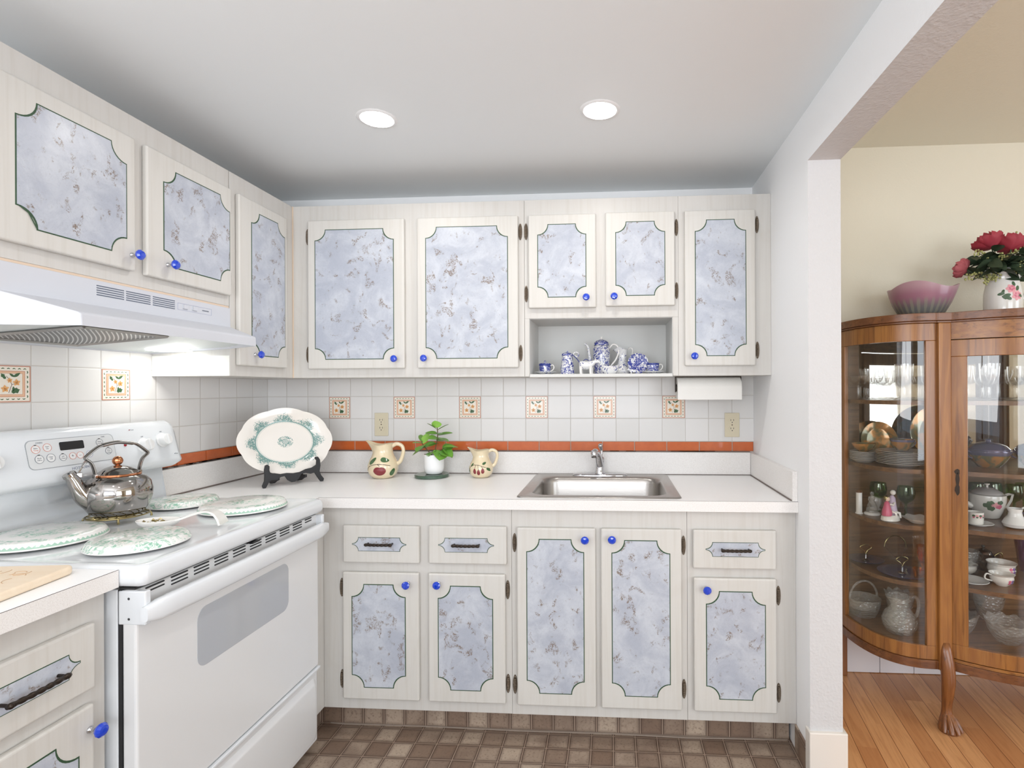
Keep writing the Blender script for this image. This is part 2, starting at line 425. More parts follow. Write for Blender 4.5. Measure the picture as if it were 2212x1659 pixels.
MT['kettle'] = simple('polished_steel', srgb(168, 164, 160), .07, 1)
MT['copper'] = simple('polished_copper', srgb(206, 138, 98), .14, 1)
MT['gold'] = simple('brass', srgb(160, 146, 104), .24, 1)
MT['handle_steel'] = simple('satin_handle_steel', srgb(142, 138, 134), .22, 1)
MT['filter'] = None
k = NT('filter_mesh'); x = k.xyz(k.map((1, 1, 1), (0, 0, .75)))
wv = k.math('SINE', k.math('MULTIPLY', k.math('ADD', x[0], k.math('MULTIPLY', k.math('SINE', k.math('MULTIPLY', x[1], 9.0)), .012)), 640.0)); wy = k.math('SINE', k.math('MULTIPLY', x[1], 900.0))
hh = k.math('MAXIMUM', wv, k.math('MULTIPLY', wy, .8)); k.set(col=k.mix(k.step(hh, .25, .95), srgb(30, 30, 32), srgb(196, 198, 200)), metal=.7, rough=.35); k.bump(hh, .5, .001); MT['filter'] = k.m
MT['cream'] = NT('cream_glaze').set(col=srgb(226, 209, 176), rough=.16, coat=.6).m
MT['cream_in'] = simple('cream_inside', srgb(214, 196, 162), .3)
MT['pot_red'] = NT('painted_red').set(col=srgb(128, 38, 44), rough=.2, coat=.6).m
MT['pot_green'] = NT('painted_green').set(col=srgb(62, 98, 56), rough=.2, coat=.6).m
MT['pot_brown'] = NT('painted_brown').set(col=srgb(70, 48, 34), rough=.2, coat=.6).m
MT['porcelain'] = NT('white_porcelain').set(col=srgb(233, 230, 225), rough=.14, coat=.5).m
MT['porcelain_w'] = NT('white_ceramic').set(col=srgb(240, 240, 240), rough=.2, coat=.5).m
MT['leaf'] = None
k = NT('plant_leaf'); w = k.rand(); k.set(col=k.mix(k.noise(30, 3, .5, 0, None, w), srgb(66, 128, 40), srgb(132, 186, 78)), rough=.35, sss=.1); MT['leaf'] = k.m
k = NT('plant_leaf_light'); k.set(col=k.mix(k.noise(40, 3), srgb(126, 186, 66), srgb(170, 214, 104)), rough=.35); MT['leaf_light'] = k.m
MT['stem'] = simple('brown_stem', srgb(98, 84, 52), .7)
MT['soil'] = simple('potting_soil', srgb(60, 48, 40), .9, 0, .8, 300)
MT['dark_leaf'] = simple('dark_green_leaf', srgb(52, 68, 48), .55)
MT['rose'] = simple('dusty_red_petal', srgb(152, 44, 58), .65)
MT['rose2'] = simple('faded_rose_petal', srgb(166, 82, 88), .65)
MT['berry'] = simple('yellow_green_berry', srgb(172, 172, 112), .4)
k = NT('green_marble'); k.set(col=k.mix(k.noise(60, 5, .7, 1.5), srgb(36, 58, 46), srgb(82, 110, 90)), rough=.15, coat=.4); MT['green_stone'] = k.m
k = NT('maple_board'); k.set(col=k.mix(k.noise(1, 4, .6, .8, k.map((3, 60, 60))), srgb(238, 222, 200), srgb(226, 203, 174)), rough=.5); MT['maple'] = k.m
MT['burn'] = simple('burnt_line', srgb(190, 152, 112), .6)
MT['paper'] = simple('paper_towel', srgb(238, 236, 231), .9, 0, .5, 500)
MT['cardboard'] = simple('cardboard', srgb(150, 130, 108), .9)

def toile(name, zig):
    k = NT(name); x = k.xyz(); w = k.rand()
    r = k.math('SQRT', k.math('ADD', k.math('MULTIPLY', x[0], x[0]), k.math('MULTIPLY', x[1], x[1])))
    p = k.step(k.noise(46, 7, .72, 1.8, None, w), .46, .58); p2 = k.step(k.noise(14, 3, .5, .5, None, w), .38, .52)
    m = k.math('MULTIPLY', p, k.math('ADD', .25, k.math('MULTIPLY', p2, .75)))
    if zig:   # medallion centre, flower ring, saw-tooth rim
        R = zig; centre = k.step(r, R*.58, R*.36); ring = k.math('MULTIPLY', k.step(r, R*.66, R*.72), k.step(r, R*.94, R*.88))
        m = k.math('MULTIPLY', m, k.math('MAXIMUM', centre, ring))
        th = k.math('ARCTAN2', x[1], x[0]); saw = k.math('PINGPONG', k.math('MULTIPLY', th, 11.0), .5)
        tooth = k.math('MULTIPLY', k.math('GREATER_THAN', r, R*.955), k.math('GREATER_THAN', k.math('ADD', k.math('MULTIPLY', saw, .010), .008), x[2]))
        tooth = k.math('MULTIPLY', tooth, k.math('GREATER_THAN', x[2], .005))
        m = k.math('MAXIMUM', m, k.math('MULTIPLY', tooth, .8))
    else:
        m = k.math('MULTIPLY', m, k.math('GREATER_THAN', x[2], .004))
    k.set(col=k.mix(k.math('MULTIPLY', m, .8), srgb(236, 234, 230), srgb(92, 170, 136)), rough=.22, coat=.4); return k.m
MT['toile'] = toile('green_toile_print', None); MT['toile_zig'] = toile('green_medallion_print', .131)
def platter_mat():
    k = NT('teal_transferware'); x = k.xyz()
    a, b = .181, .141
    X = k.math('DIVIDE', x[0], a); Y = k.math('DIVIDE', x[1], b)
    r = k.math('SQRT', k.math('ADD', k.math('MULTIPLY', X, X), k.math('MULTIPLY', Y, Y))); th = k.math('ARCTAN2', Y, X)
    n1 = k.noise(210, 3, .55, 1.2); n2 = k.noise(60, 3, .6, .5)
    line = k.math('MULTIPLY', k.step(r, .635, .645), k.step(r, .675, .66))
    lobes = k.math('POWER', k.math('ABSOLUTE', k.math('COSINE', k.math('MULTIPLY', th, 4.0))), 1.3)
    outer = k.math('ADD', .71, k.math('MULTIPLY', lobes, .19))
    d = k.math('SUBTRACT', outer, r)
    dens = k.step(d, -.01, .14)
    spr = k.math('MULTIPLY', k.math('GREATER_THAN', r, .66), k.math('GREATER_THAN', k.math('ADD', n1, k.math('MULTIPLY', dens, .16)), .585))
    spr = k.math('MULTIPLY', spr, k.math('GREATER_THAN', d, k.math('MULTIPLY', k.math('SUBTRACT', n2, .5), .15)))
    lace = k.math('MULTIPLY', k.math('MULTIPLY', k.math('GREATER_THAN', r, .595), k.math('LESS_THAN', r, .65)), k.math('GREATER_THAN', k.math('SINE', k.math('MULTIPLY', th, 110.0)), k.math('MULTIPLY', k.math('SUBTRACT', .64, r), 24.0)))
    rc = k.math('SQRT', k.math('ADD', k.math('MULTIPLY', x[0], x[0]), k.math('MULTIPLY', k.math('MULTIPLY', x[1], x[1]), 1.6)))
    cen = k.math('MULTIPLY', k.math('LESS_THAN', rc, .032), k.math('GREATER_THAN', n1, .5))
    rr = k.math('SQRT', k.math('ADD', k.math('MULTIPLY', x[0], x[0]), k.math('MULTIPLY', x[1], x[1])))
    rings = k.math('MULTIPLY', k.math('LESS_THAN', rr, .0125), k.math('GREATER_THAN', k.math('SINE', k.math('MULTIPLY', rr, 1300.0)), -.2))
    cen = k.math('MAXIMUM', k.math('MULTIPLY', cen, k.math('GREATER_THAN', rr, .0125)), rings)
    m = k.math('MAXIMUM', k.math('MAXIMUM', line, spr), k.math('MAXIMUM', k.math('MULTIPLY', lace, .6), cen), clamp=True)
    front = k.math('GREATER_THAN', x[2], -.5)
    k.set(col=k.mix(k.math('MULTIPLY', m, .82), srgb(234, 229, 222), srgb(52, 128, 124)), rough=.14, coat=.5); return k.m
MT['platter'] = platter_mat()
def bluewhite(name, scale=60, th=.5, dens=1.0):
    k = NT(name); w = k.rand(); n1 = k.noise(scale, 4, .6, 1.6, None, w); n2 = k.noise(scale*.35, 2, .5, .5, None, w)
    m = k.math('MULTIPLY', k.step(n1, th-.03, th+.05), k.step(n2, .34, .42)); k.set(col=k.mix(k.math('MULTIPLY', m, dens), srgb(226, 226, 226), srgb(36, 52, 140)), rough=.18, coat=.5); return k.m
MT['bw'] = bluewhite('blue_on_white_glaze', 95, .49); MT['bw_dense'] = bluewhite('dense_blue_glaze', 110, .44); MT['bw_light'] = bluewhite('sparse_blue_glaze', 70, .565)
MT['bw_band'] = simple('cobalt_band', srgb(40, 54, 130), .2)
def luster():
    k = NT('luster_ware'); n = k.noise(25, 3, .5, .8); k.set(col=k.mix(k.step(n, .4, .6), srgb(196, 138, 74), srgb(120, 118, 84)), rough=.12, metal=.35, coat=.8); return k.m
MT['luster'] = luster()
MT['luster_blue'] = NT('blue_luster').set(col=srgb(112, 110, 138), rough=.1, metal=.4, coat=.8).m
MT['pearl'] = NT('grey_pearl').set(col=srgb(196, 192, 190), rough=.15, coat=.6, metal=.1).m
MT['blue_plate'] = NT('blue_satin_glass').set(col=srgb(62, 66, 104), rough=.15, coat=.6).m
MT['pink'] = simple('painted_pink', srgb(206, 96, 128), .3)
MT['pink_l'] = simple('painted_light_pink', srgb(232, 164, 170), .3)
MT['rose_green'] = simple('painted_leaf', srgb(74, 100, 72), .3)
MT['purple'] = simple('painted_violet', srgb(120, 92, 160), .3)
def bowlmat():
    k = NT('art_glass'); x = k.xyz(); z = x[2]
    c = k.mix(k.step(z, .03, .085), srgb(112, 112, 112), srgb(160, 110, 128)); c = k.mix(k.step(z, .09, .13), c, srgb(178, 140, 150))
    th = k.math('ARCTAN2', x[1], x[0]); st = k.math('SINE', k.math('MULTIPLY', th, 26.0)); m = k.math('MULTIPLY', k.step(k.math('ADD', st, k.math('MULTIPLY', k.noise(40, 2), 1.6)), .7, 1.2), k.step(z, .085, .06))
    c = k.mix(k.math('MULTIPLY', m, .6), c, srgb(150, 148, 130)); k.set(col=c, rough=.35, trans=.15, coat=.3); return k.m
MT['artglass'] = bowlmat()
MT['lamp'] = NT('lamp_lens').set(col=(1, 1, 1, 1), ec=(1, .97, .93, 1), es=14.0).m
MT['hood_lamp'] = NT('hood_lamp_lens').set(col=(1, 1, 1, 1), ec=(1, .98, .95, 1), es=6.0).m
MT['trim_white'] = simple('white_trim_ring', srgb(238, 238, 238), .4)
# ================================================================== room shell
W, WT, HH, CE, JY, CE2 = 2.385, .108, 2.094, 2.271, -.717, 2.443
YR = -4.2
struct(MB().box(-.1, 2.44, YR-.1, .1, -.03, 0).obj('floor', MT['vinyl']))
struct(MB().box(2.44, 6.5, -4.7, .1, -.03, 0).obj('floor', MT['floor2']))
struct(MB().box(-.1, W+.001, YR-.1, .1, CE, CE+.04).obj('ceiling', MT['ceiling']))
struct(MB().box(W+.001, 6.5, -4.7, .1, CE2, CE2+.04).obj('ceiling', MT['beige_ceiling']))
wb = struct(MB().box(-.1, W, .006, .1, 0, CE).obj('wall_back', MT['wall_white']))
struct(MB().box(W, 6.5, .006, .1, 0, CE2).obj('wall_back', MT['beige']))
wl = struct(MB().box(-.1, -.006, YR, .006, 0, CE).obj('wall_left', MT['wall_white']))
def holed(name, mat_, axis, c0, c1, a0, a1, h, ha0, ha1, hz0, hz1):
    b = MB()
    for p in ((a0, ha0, 0, h), (ha1, a1, 0, h), (ha0, ha1, 0, hz0), (ha0, ha1, hz1, h)):
        if axis == 'y': b.box(p[0], p[1], c0, c1, p[2], p[3])
        else: b.box(c0, c1, p[0], p[1], p[2], p[3])
    return struct(b.obj(name, mat_))
holed('wall_rear', MT['wall_white'], 'y', YR-.1, YR, -.1, W, CE, .3, 2.2, .8, 2.1)
holed('wall_rear', MT['beige'], 'y', -4.7, -4.6, W, 6.4, CE2, 3.1, 5.3, .5, 2.25)
holed('wall_far', MT['beige'], 'x', 6.4, 6.5, -4.7, .006, CE2, -3.35, -1.45, .1, 2.25)
# wall between kitchen and dining room, with the wide cased opening
def side_wall():
    b = MB()
    def bx(y0, y1, z0, z1):
        x0, x1 = W, W+WT
        b.add([(x0, y0, z0), (x0, y1, z0), (x0, y1, z1), (x0, y0, z1)], [(0, 3, 2, 1)], 0)
        b.add([(x1, y0, z0), (x1, y1, z0), (x1, y1, z1), (x1, y0, z1)], [(0, 1, 2, 3)], 2)
    bx(JY, .006, 0, CE2); bx(-3.75, JY, HH, CE2); bx(-4.6, -3.75, 0, CE2)
    x0, x1 = W, W+WT
    b.add([(x0, JY, 0), (x1, JY, 0), (x1, JY, HH), (x0, JY, HH)], [(0, 1, 2, 3)], 1)
    b.add([(x0, -3.75, 0), (x1, -3.75, 0), (x1, -3.75, HH), (x0, -3.75, HH)], [(3, 2, 1, 0)], 1)
    b.add([(x0, -3.75, HH), (x1, -3.75, HH), (x1, JY, HH), (x0, JY, HH)], [(0, 3, 2, 1)], 1)
    b.add([(x0, .006, 0), (x1, .006, 0), (x1, .006, CE2), (x0, .006, CE2)], [(3, 2, 1, 0)], 1)
    b.add([(x0, -4.6, 0), (x1, -4.6, 0), (x1, -4.6, CE2), (x0, -4.6, CE2)], [(0, 1, 2, 3)], 1)
    b.add([(x0, -4.6, CE2), (x1, -4.6, CE2), (x1, .006, CE2), (x0, .006, CE2)], [(0, 1, 2, 3)], 1)
    return struct(b.obj('wall_right', [MT['wall_white'], MT['wall_rough_shaded'], MT['beige']]))
side_wall()
# painted base block wrapping the end of the wall, tile base in the kitchen, boards along the dining room
struct(MB().box(W-.006, W+WT+.012, JY-.013, JY+.03, 0.0, .160).obj('baseboard_right', simple('cream_base_paint', srgb(226, 219, 210), .45), bevel=.003))
struct(MB().box(W-.007, W-.0005, JY+.031, -.583, .0, .098).obj('baseboard_kitchen', MT['vinyl_y']))
bb = MB()
xx = W+WT+.002
while xx < 6.3:
    bb.box(xx, xx+.150, -.012, .005, .002, .236); xx += .1525
struct(bb.obj('baseboard_back', simple('white_board_paint', srgb(226, 222, 224), .5), bevel=.002))
for nm, fr in (('window_1', (.3, 2.2, .8, 2.1, 'y', YR-.06)), ('window_2', (3.1, 5.3, .5, 2.25, 'y', -4.66)), ('window_3', (-3.35, -1.45, .1, 2.25, 'x', 6.46))):
    a0, a1, z0, z1, ax, c = fr; b = MB(); m_ = (a0+a1)/2
    for p in ((a0, a0+.05, z0, z1), (a1-.05, a1, z0, z1), (m_-.03, m_+.03, z0, z1), (a0, a1, z0, z0+.05), (a0, a1, z1-.05, z1)):
        if ax == 'y': b.box(p[0], p[1], c-.02, c+.02, p[2], p[3])
        else: b.box(c-.02, c+.02, p[0], p[1], p[2], p[3])
    struct(b.obj(nm, MT['trim_white']))
# tile backsplashes
SO, ZT = 1.0223, 1.2892-2*T_
tb = struct(MB().box(0, W, 0, .006, ZT+.0, 1.52).obj('tile_backsplash', MT['tile_back'], wb))
tl = struct(MB().box(-.006, 0, -2.4, 0, ZT, 1.75).obj('tile_backsplash', MT['tile_left'], wl))
grout = simple('grout', srgb(206, 190, 176), .8)
struct(MB().box(0, W, .003, .0055, SO, ZT).obj('grout_bed', grout, wb)); struct(MB().box(-.0055, -.003, -2.4, 0, SO, ZT).obj('grout_bed', grout, wl))
cuts = sorted(.0956 + T_*(20.0-1.4*k) for k in range(0, 16))
cuts = [0] + [c for c in cuts if .02 < c < W-.02] + [W]
for a, b_ in zip(cuts, cuts[1:]):
    struct(MB().box(a+.002, b_-.002, -.002, .003, SO+.003, ZT-.002).obj('border_tile', MT['orange'], wb, bevel=.0012))
cuts = [0] + [-T_*(2.4+1.4*k) for k in range(0, 14)]
for a, b_ in zip(cuts, cuts[1:]):
    struct(MB().box(-.003, .002, b_+.002, a-.002, SO+.003, ZT-.002).obj('border_tile', MT['orange'], wl, bevel=.0012))
# hand-decorated tiles: terracotta rim, leaf border, peach frame, two blossoms on a stem
def decor_mesh():
    b = MB(); S = T_-.004
    def leaf(cx, cz, L, w, a, mi, y, lobes=0):
        n = 7; up = []; dn = []
        for i in range(n+1):
            t = i/n; ww = w*math.sin(PI*t)**.8*(1 - .35*t) * (1 + (.35*math.sin(t*PI*4) if lobes else 0))
            up.append((t*L-L/2, ww)); dn.append((t*L-L/2, -ww))
        pts = dn + up[::-1][1:-1]
        poly = [(cx + p*math.cos(a)-q*math.sin(a), cz + p*math.sin(a)+q*math.cos(a)) for p, q in pts]
        b.prism(poly, y-.0002, y, mi)
    sq = lambda h, y0, y1, mi: b.box(-h, h, y1, y0, -h, h, mi)
    sq(S/2, .0, -.0008, 1); sq(S/2-.0028, -.0008, -.0010, 0); sq(S*.355, -.0010, -.0012, 1); sq(S*.34, -.0012, -.0014, 2); sq(S*.29, -.0014, -.0016, 1); sq(S*.282, -.0016, -.0018, 0)
    for side in range(4):
        a = side*PI/2
        for k in range(6):
            t = (k-2.5)*S*.135; r = S*.418
            cx, cz = t*math.cos(a)-r*math.sin(a), t*math.sin(a)+r*math.cos(a)
            leaf(cx, cz, .0065, .0016, a+.5, 3, -.0012); leaf(cx+.003*math.cos(a), cz+.003*math.sin(a), .0055, .0013, a+2.4, 3, -.0012)
    y = -.0020
    for x0, z0, x1, z1 in ((-.006, -.026, .002, -.002), (.002, -.002, -.004, .012), (-.004, .012, -.012, .022), (.002, -.002, .022, .004), (.020, -.022, .014, -.010)):
        dx, dz = x1-x0, z1-z0; L = math.hypot(dx, dz); nx, nz = -dz/L*.0006, dx/L*.0006
        b.prism([(x0-nx, z0-nz), (x1-nx, z1-nz), (x1+nx, z1+nz), (x0+nx, z0+nz)], y, y+.0002, 4)
    leaf(-.020, .022, .020, .0055, 2.2, 3, y-.0002, 1); leaf(.002, .025, .016, .004, 2.5, 3, y-.0002); leaf(.015, .026, .022, .005, .6, 3, y-.0002)
    leaf(.012, -.020, .024, .0085, .35, 3, y-.0002, 1); leaf(.006, -.014, .014, .004, 1.6, 3, y-.0002)
    for cx, cz, s in ((-.016, -.014, 1.0), (.014, .004, .95), (-.004, .010, .7)):
        for i in range(5):
            a = i*2*PI/5+.4
            leaf(cx+.0055*s*math.cos(a), cz+.0055*s*math.sin(a), .011*s, .0042*s, a, 5, y-.0004)
        leaf(cx, cz, .005*s, .0022*s, 0, 6, y-.0006)
    return b
dm = [simple('tile_cream', srgb(236, 228, 214), .15), simple('tile_terracotta', srgb(196, 134, 110), .2), simple('tile_peach', srgb(226, 184, 152), .2),
      simple('tile_leaf_green', srgb(66, 100, 66), .2), simple('tile_stem', srgb(96, 66, 60), .2), simple('tile_blossom', srgb(226, 168, 106), .2), simple('tile_ochre', srgb(192, 122, 60), .2)]
d0 = None
zc = 1.2892 - T_/2
for i in (2, 5, 8, 11, 14, 17):
    xc = .0956 + T_*(i+.5)
    if d0 is None: d0 = decor_mesh().obj('decor_tile', dm, wb)
    else:
        c = d0.copy(); C.objects.link(c); d0b = c
    o = d0 if i == 2 else d0b
    o.location = (xc, -.0001, zc); struct(o)
for i in (6, 9):
    c = d0.copy(); C.objects.link(c); c.parent = wl; c.location = (.0001, -.0067-T_*(i+1.5), 1.2892+T_/2); c.rotation_euler = (0, 0, PI/2)

# recessed ceiling lights
def recessed(x, y, label):
    t = thing('recessed_light', label, 'ceiling light', (x, y, CE), group='recessed ceiling lights')
    MB().lathe([(.0565, -.001), (.0565, -.004), (.064, -.004), (.069, -.0005)], 40).obj('trim_ring', MT['trim_white'], t)
    MB().lathe([(0, -.012), (.020, -.0115), (.040, -.009), (.0545, -.005), (.0555, -.001), (0, -.001)], 40).obj('lens', MT['lamp'], t)
    d = bpy.data.lights.new('can_light', 'AREA'); d.shape = 'DISK'; d.size = .09; d.energy = 2.1; d.color = (1, .965, .92); d.spread = math.radians(165)
    l = bpy.data.objects.new('can_light', d); C.objects.link(l); l.parent = t; l.location = (0, 0, -.0145)
    return t
recessed(.904, -.757, 'round glowing recessed ceiling light, the left of the two')
recessed(1.683, -.757, 'round glowing recessed ceiling light, the right one, above the sink')
recessed(.904, -2.35, 'recessed ceiling light behind the camera on the stove side')
recessed(1.683, -2.35, 'recessed ceiling light behind the camera on the doorway side')

# ================================================================== cabinets (run coordinates: x along the wall, -y into the room)
def mk_knob(door, s, z, d):
    st = MB().lathe([(0, 0), (.0075, 0), (.0072, .003), (.0042, .006), (.0038, .012), (.0055, .015), (0, .015)], 16, TR(s, -d, z, 0, PI/2))
    st.obj('knob_stem', MT['chrome'], door)
    kb = MB().lathe([(0, .013), (.006, .0145), (.0125, .021), (.0150, .0255), (.0150, .0285), (.0105, .0335), (.005, .0345), (0, .0345)], 12, TR(s, -d, z, 0, PI/2), 0, False)
    kb.obj('knob', MT['blue_knob'], door)
def mk_hinge(door, s, z, d):
    b = MB(); n = 14
    poly = [(s + .0085*math.cos(2*PI*i/20), z + .036*math.sin(2*PI*i/20)) for i in range(20)]
    b.prism(poly, -d-.002, -d)
    pts = [(s, -d-.004, z-.024+.048*i/24) for i in range(25)]
    b.tube(pts, [.0052 + .0012*math.sin(i*2.1) for i in range(25)], 8)
    b.ball((s, -d-.003, z+.029), .0035, 8); b.ball((s, -d-.003, z-.029), .0035, 8)
    b.obj('hinge', MT['antique'], door)
def mk_door(cab, s0, s1, z0, z1, p, d, knob=None, hinges=None, hd=None, r=.047, name='door', peel=False):
    o = MB().box(s0, s1, -d, -d+.018, z0, z1).obj(name, MT['door'], cab, bevel=.0055, seg=3)
    a0, a1, b0, b1 = p
    MB().prism(notch(a0, a1, b0, b1, r), -d-.0006, -d+.001).obj('panel_border', MT['green_line'], o)
    w = .0032
    MB().prism(notch(a0+w, a1-w, b0+w, b1-w, r), -d-.0012, -d-.0007).obj('inlay_panel', MT['marble'], o)
    if knob: mk_knob(o, knob[0], knob[1], d)
    if hinges:
        for hz in hinges[1]: mk_hinge(o, hinges[0], hz, d-.018)
    return o
def mk_drawer(cab, s0, s1, z0, z1, p, d, pull):
    o = MB().box(s0, s1, -d, -d+.018, z0, z1).obj('drawer', MT['door'], cab, bevel=.0055, seg=3)
    a0, a1, b0, b1 = p; r = (b1-b0)/2-.0025
    MB().prism(notch(a0, a1, b0, b1, r, 6), -d-.0006, -d+.001).obj('plate_border', MT['green_line'], o)
    w = .0018
    MB().prism(notch(a0+w, a1-w, b0+w, b1-w, r, 6), -d-.0012, -d-.0007).obj('inlay_panel', MT['marble'], o)
    b = MB(); x0, x1, z = pull; y = -d-.021; N = 44
    pts = [(x0+(x1-x0)*i/N, y - .003*math.sin(PI*i/N), z) for i in range(N+1)]
    b.tube(pts, [.0042 + .0016*abs(math.sin(i/N*PI*7)) for i in range(N+1)], 10)
    for x in (x0+.006, x1-.006):
        b.tube([(x, -d-.0008, z), (x, y, z)], .0035, 8); b.ball((x, y-.001, z), .0062, 10)
    b.obj('handle', MT['bronze'], o)
    return o
GU = 'whitewashed upper cabinets'; GB = 'whitewashed base cabinets'
du, ddu = .2908, .3088
UB, UT = 1.3765, 2.1358
# --- upper cabinets on the back wall
c = thing('upper_cabinet', 'wide two-door wall cabinet in the corner left of the small open niche', 'cabinet', (0, 0, 0), group=GU)
MB().box(.3079, 1.3445, -du, -.0005, UB, UT).obj('cabinet_body', MT['cab'], c, bevel=.001)
mk_door(c, .387, .821, 1.415, 2.067, (.420, .776, 1.455, 2.025), ddu, (.784, 1.456), (.379, (1.999, 1.479)))
mk_door(c, .878, 1.320, 1.415, 2.067, (.916, 1.277, 1.455, 2.025), ddu, (.915, 1.457), (1.328, (2.0, 1.4775)))
MB().box(.3079, .3125, -du-.0015, -du-.0002, UB, UT).obj('corner_strip', MT['rawstrip'], c)
c = thing('upper_cabinet', 'short two-door wall cabinet above the open niche of blue and white china', 'cabinet', (0, 0, 0), group=GU)
b = MB()
b.box(1.3455, 2.0005, -du, -.0005, 1.626, UT); b.box(1.3455, 1.3646, -du, -.0005, UB, 1.626); b.box(1.9773, 2.0005, -du, -.0005, UB, 1.626)
b.box(1.3646, 1.9773, -.012, -.0005, UB, 1.626)
b.obj('cabinet_body', MT['cab'], c, bevel=.001)
MB().box(1.3650, 1.9769, -du+.004, -.0125, 1.3735, 1.387).obj('niche_shelf', MT['niche'], c, bevel=.001)
b = MB(); b.box(1.3647, 1.3665, -du+.003, -.0125, 1.3872, 1.6255); b.box(1.9754, 1.9772, -du+.003, -.0125, 1.3872, 1.6255); b.box(1.3666, 1.9753, -.0145, -.0122, 1.3872, 1.6255); b.box(1.3666, 1.9753, -du+.003, -.0146, 1.624, 1.6258)
b.box(1.3666, 1.9753, -.0165, -.0146, 1.3872, 1.505)
b.obj('niche_lining', MT['niche'], c)
mk_door(c, 1.365, 1.654, 1.668, 2.067, (1.404, 1.613, 1.712, 2.025), ddu, (1.613, 1.708), (1.353, (2.0, 1.732)), r=.044)
mk_door(c, 1.694, 1.985, 1.672, 2.069, (1.736, 1.945, 1.714, 2.028), ddu, (1.730, 1.710), (1.9935, (2.003, 1.736)), r=.044)
c = thing('upper_cabinet', 'tall narrow wall cabinet beside the right wall, above the paper towel roll', 'cabinet', (0, 0, 0), group=GU)
MB().box(2.0010, W-.0005, -du, -.0005, UB, UT).obj('cabinet_body', MT['cab'], c, bevel=.001)
mk_door(c, 2.026, 2.317, 1.417, 2.068, (2.068, 2.279, 1.457, 2.028), ddu, (2.062, 1.457), (2.3275, (2.007, 1.4815)))
# --- upper cabinets on the left wall
RZ = PI/2
c = thing('upper_cabinet', 'wall cabinet with one narrow door in the corner, right of the range hood', 'cabinet', (0, 0, 0), RZ, GU)
MB().box(-.6825, -.0005, -.3070, -.0005, UB, UT).obj('cabinet_body', MT['cab'], c, bevel=.001)
MB().box(-.6835, -.6826, -.3045, -.001, UB+.0005, 1.452).obj('side_panel', simple('lit_side_panel', srgb(238, 238, 232), .4), c)  # hood lamp's brightness put into a whiter colour than the cabinet
mk_door(c, -.655, -.356, 1.417, 2.063, (-.588, -.373, 1.4585, 2.0225), .325, (-.569, 1.462), (-.347, (2.0, 1.4815)))
c = thing('upper_cabinet', 'wall cabinet with two doors mounted above the range hood', 'cabinet', (0, 0, 0), RZ, GU)
MB().box(-1.50, -.6860, -.3070, -.0005, 1.634, UT).obj('cabinet_body', MT['cab'], c, bevel=.001)
MB().box(-1.50, -.6860, -.3055, -.29, 1.6275, 1.6338).obj('bottom_strip', MT['rawstrip'], c)
d_ = mk_door(c, -1.452, -1.094, 1.673, 2.064, (-1.415, -1.1235, 1.714, 2.024), .325, (-1.108, 1.7185))
MB().prism([(-1.4045, 1.7625), (-1.386, 1.752), (-1.366, 1.716), (-1.369, 1.716), (-1.3885, 1.7500), (-1.4055, 1.7590)], -.3272, -.3266).obj('peeled_corner', MT['green_line'], d_)
mk_door(c, -1.0565, -.6950, 1.6705, 2.064, (-.9975, -.7045, 1.7135, 2.0235), .325, (-.981, 1.719), (-.6885, (2.0, 1.7365)))
# --- base cabinets, back wall
db, ddb = .5819, .5999; BB, BT = .0995, .8755
c = thing('base_cabinet', 'base cabinet with two drawers over two doors, between stove and sink', 'cabinet', (0, 0, 0), group=GB)
MB().box(.607, 1.3395, -db, -.0005, BB, BT).obj('cabinet_body', MT['cab'], c, bevel=.001)
mk_drawer(c, .692, .989, .664, .806, (.729, .940, .709, .762), ddb, (.787, .893, .739))
mk_drawer(c, 1.026, 1.323, .665, .808, (1.064, 1.276, .710, .764), ddb, (1.120, 1.226, .740))
mk_door(c, .690, .987, .144, .628, (.726, .937, .190, .584), ddb, (.947, .5905), (.680, (.564, .213)))
mk_door(c, 1.024, 1.317, .144, .628, (1.061, 1.272, .190, .584), ddb, (1.0645, .5925), (1.3245, (.567, .214)))
c = thing('base_cabinet', 'sink base cabinet with two tall doors and no drawers', 'cabinet', (0, 0, 0), group=GB)
MB().box(1.3405, 1.9925, -db, -.0005, BB, .715).box(1.3405, 1.9925, -db, -.566, .7151, BT).obj('cabinet_body', MT['cab'], c)
mk_door(c, 1.362, 1.656, .142, .806, (1.398, 1.614, .189, .765), ddb, (1.618, .7685), (1.351, (.745, .212)))
mk_door(c, 1.676, 1.971, .142, .806, (1.715, 1.930, .189, .765), ddb, (1.717, .7715), (1.980, (.744, .2145)))
c = thing('base_cabinet', 'base cabinet with one drawer over one door against the right wall', 'cabinet', (0, 0, 0), group=GB)
MB().box(1.9935, W-.0005, -db, -.0005, BB, BT).obj('cabinet_body', MT['cab'], c, bevel=.001)
mk_drawer(c, 2.013, 2.311, .664, .806, (2.058, 2.271, .709, .762), ddb, (2.110, 2.218, .737))
mk_door(c, 2.015, 2.311, .142, .630, (2.058, 2.272, .189, .584), ddb, (2.059, .594), (2.3215, (.5655, .211)))
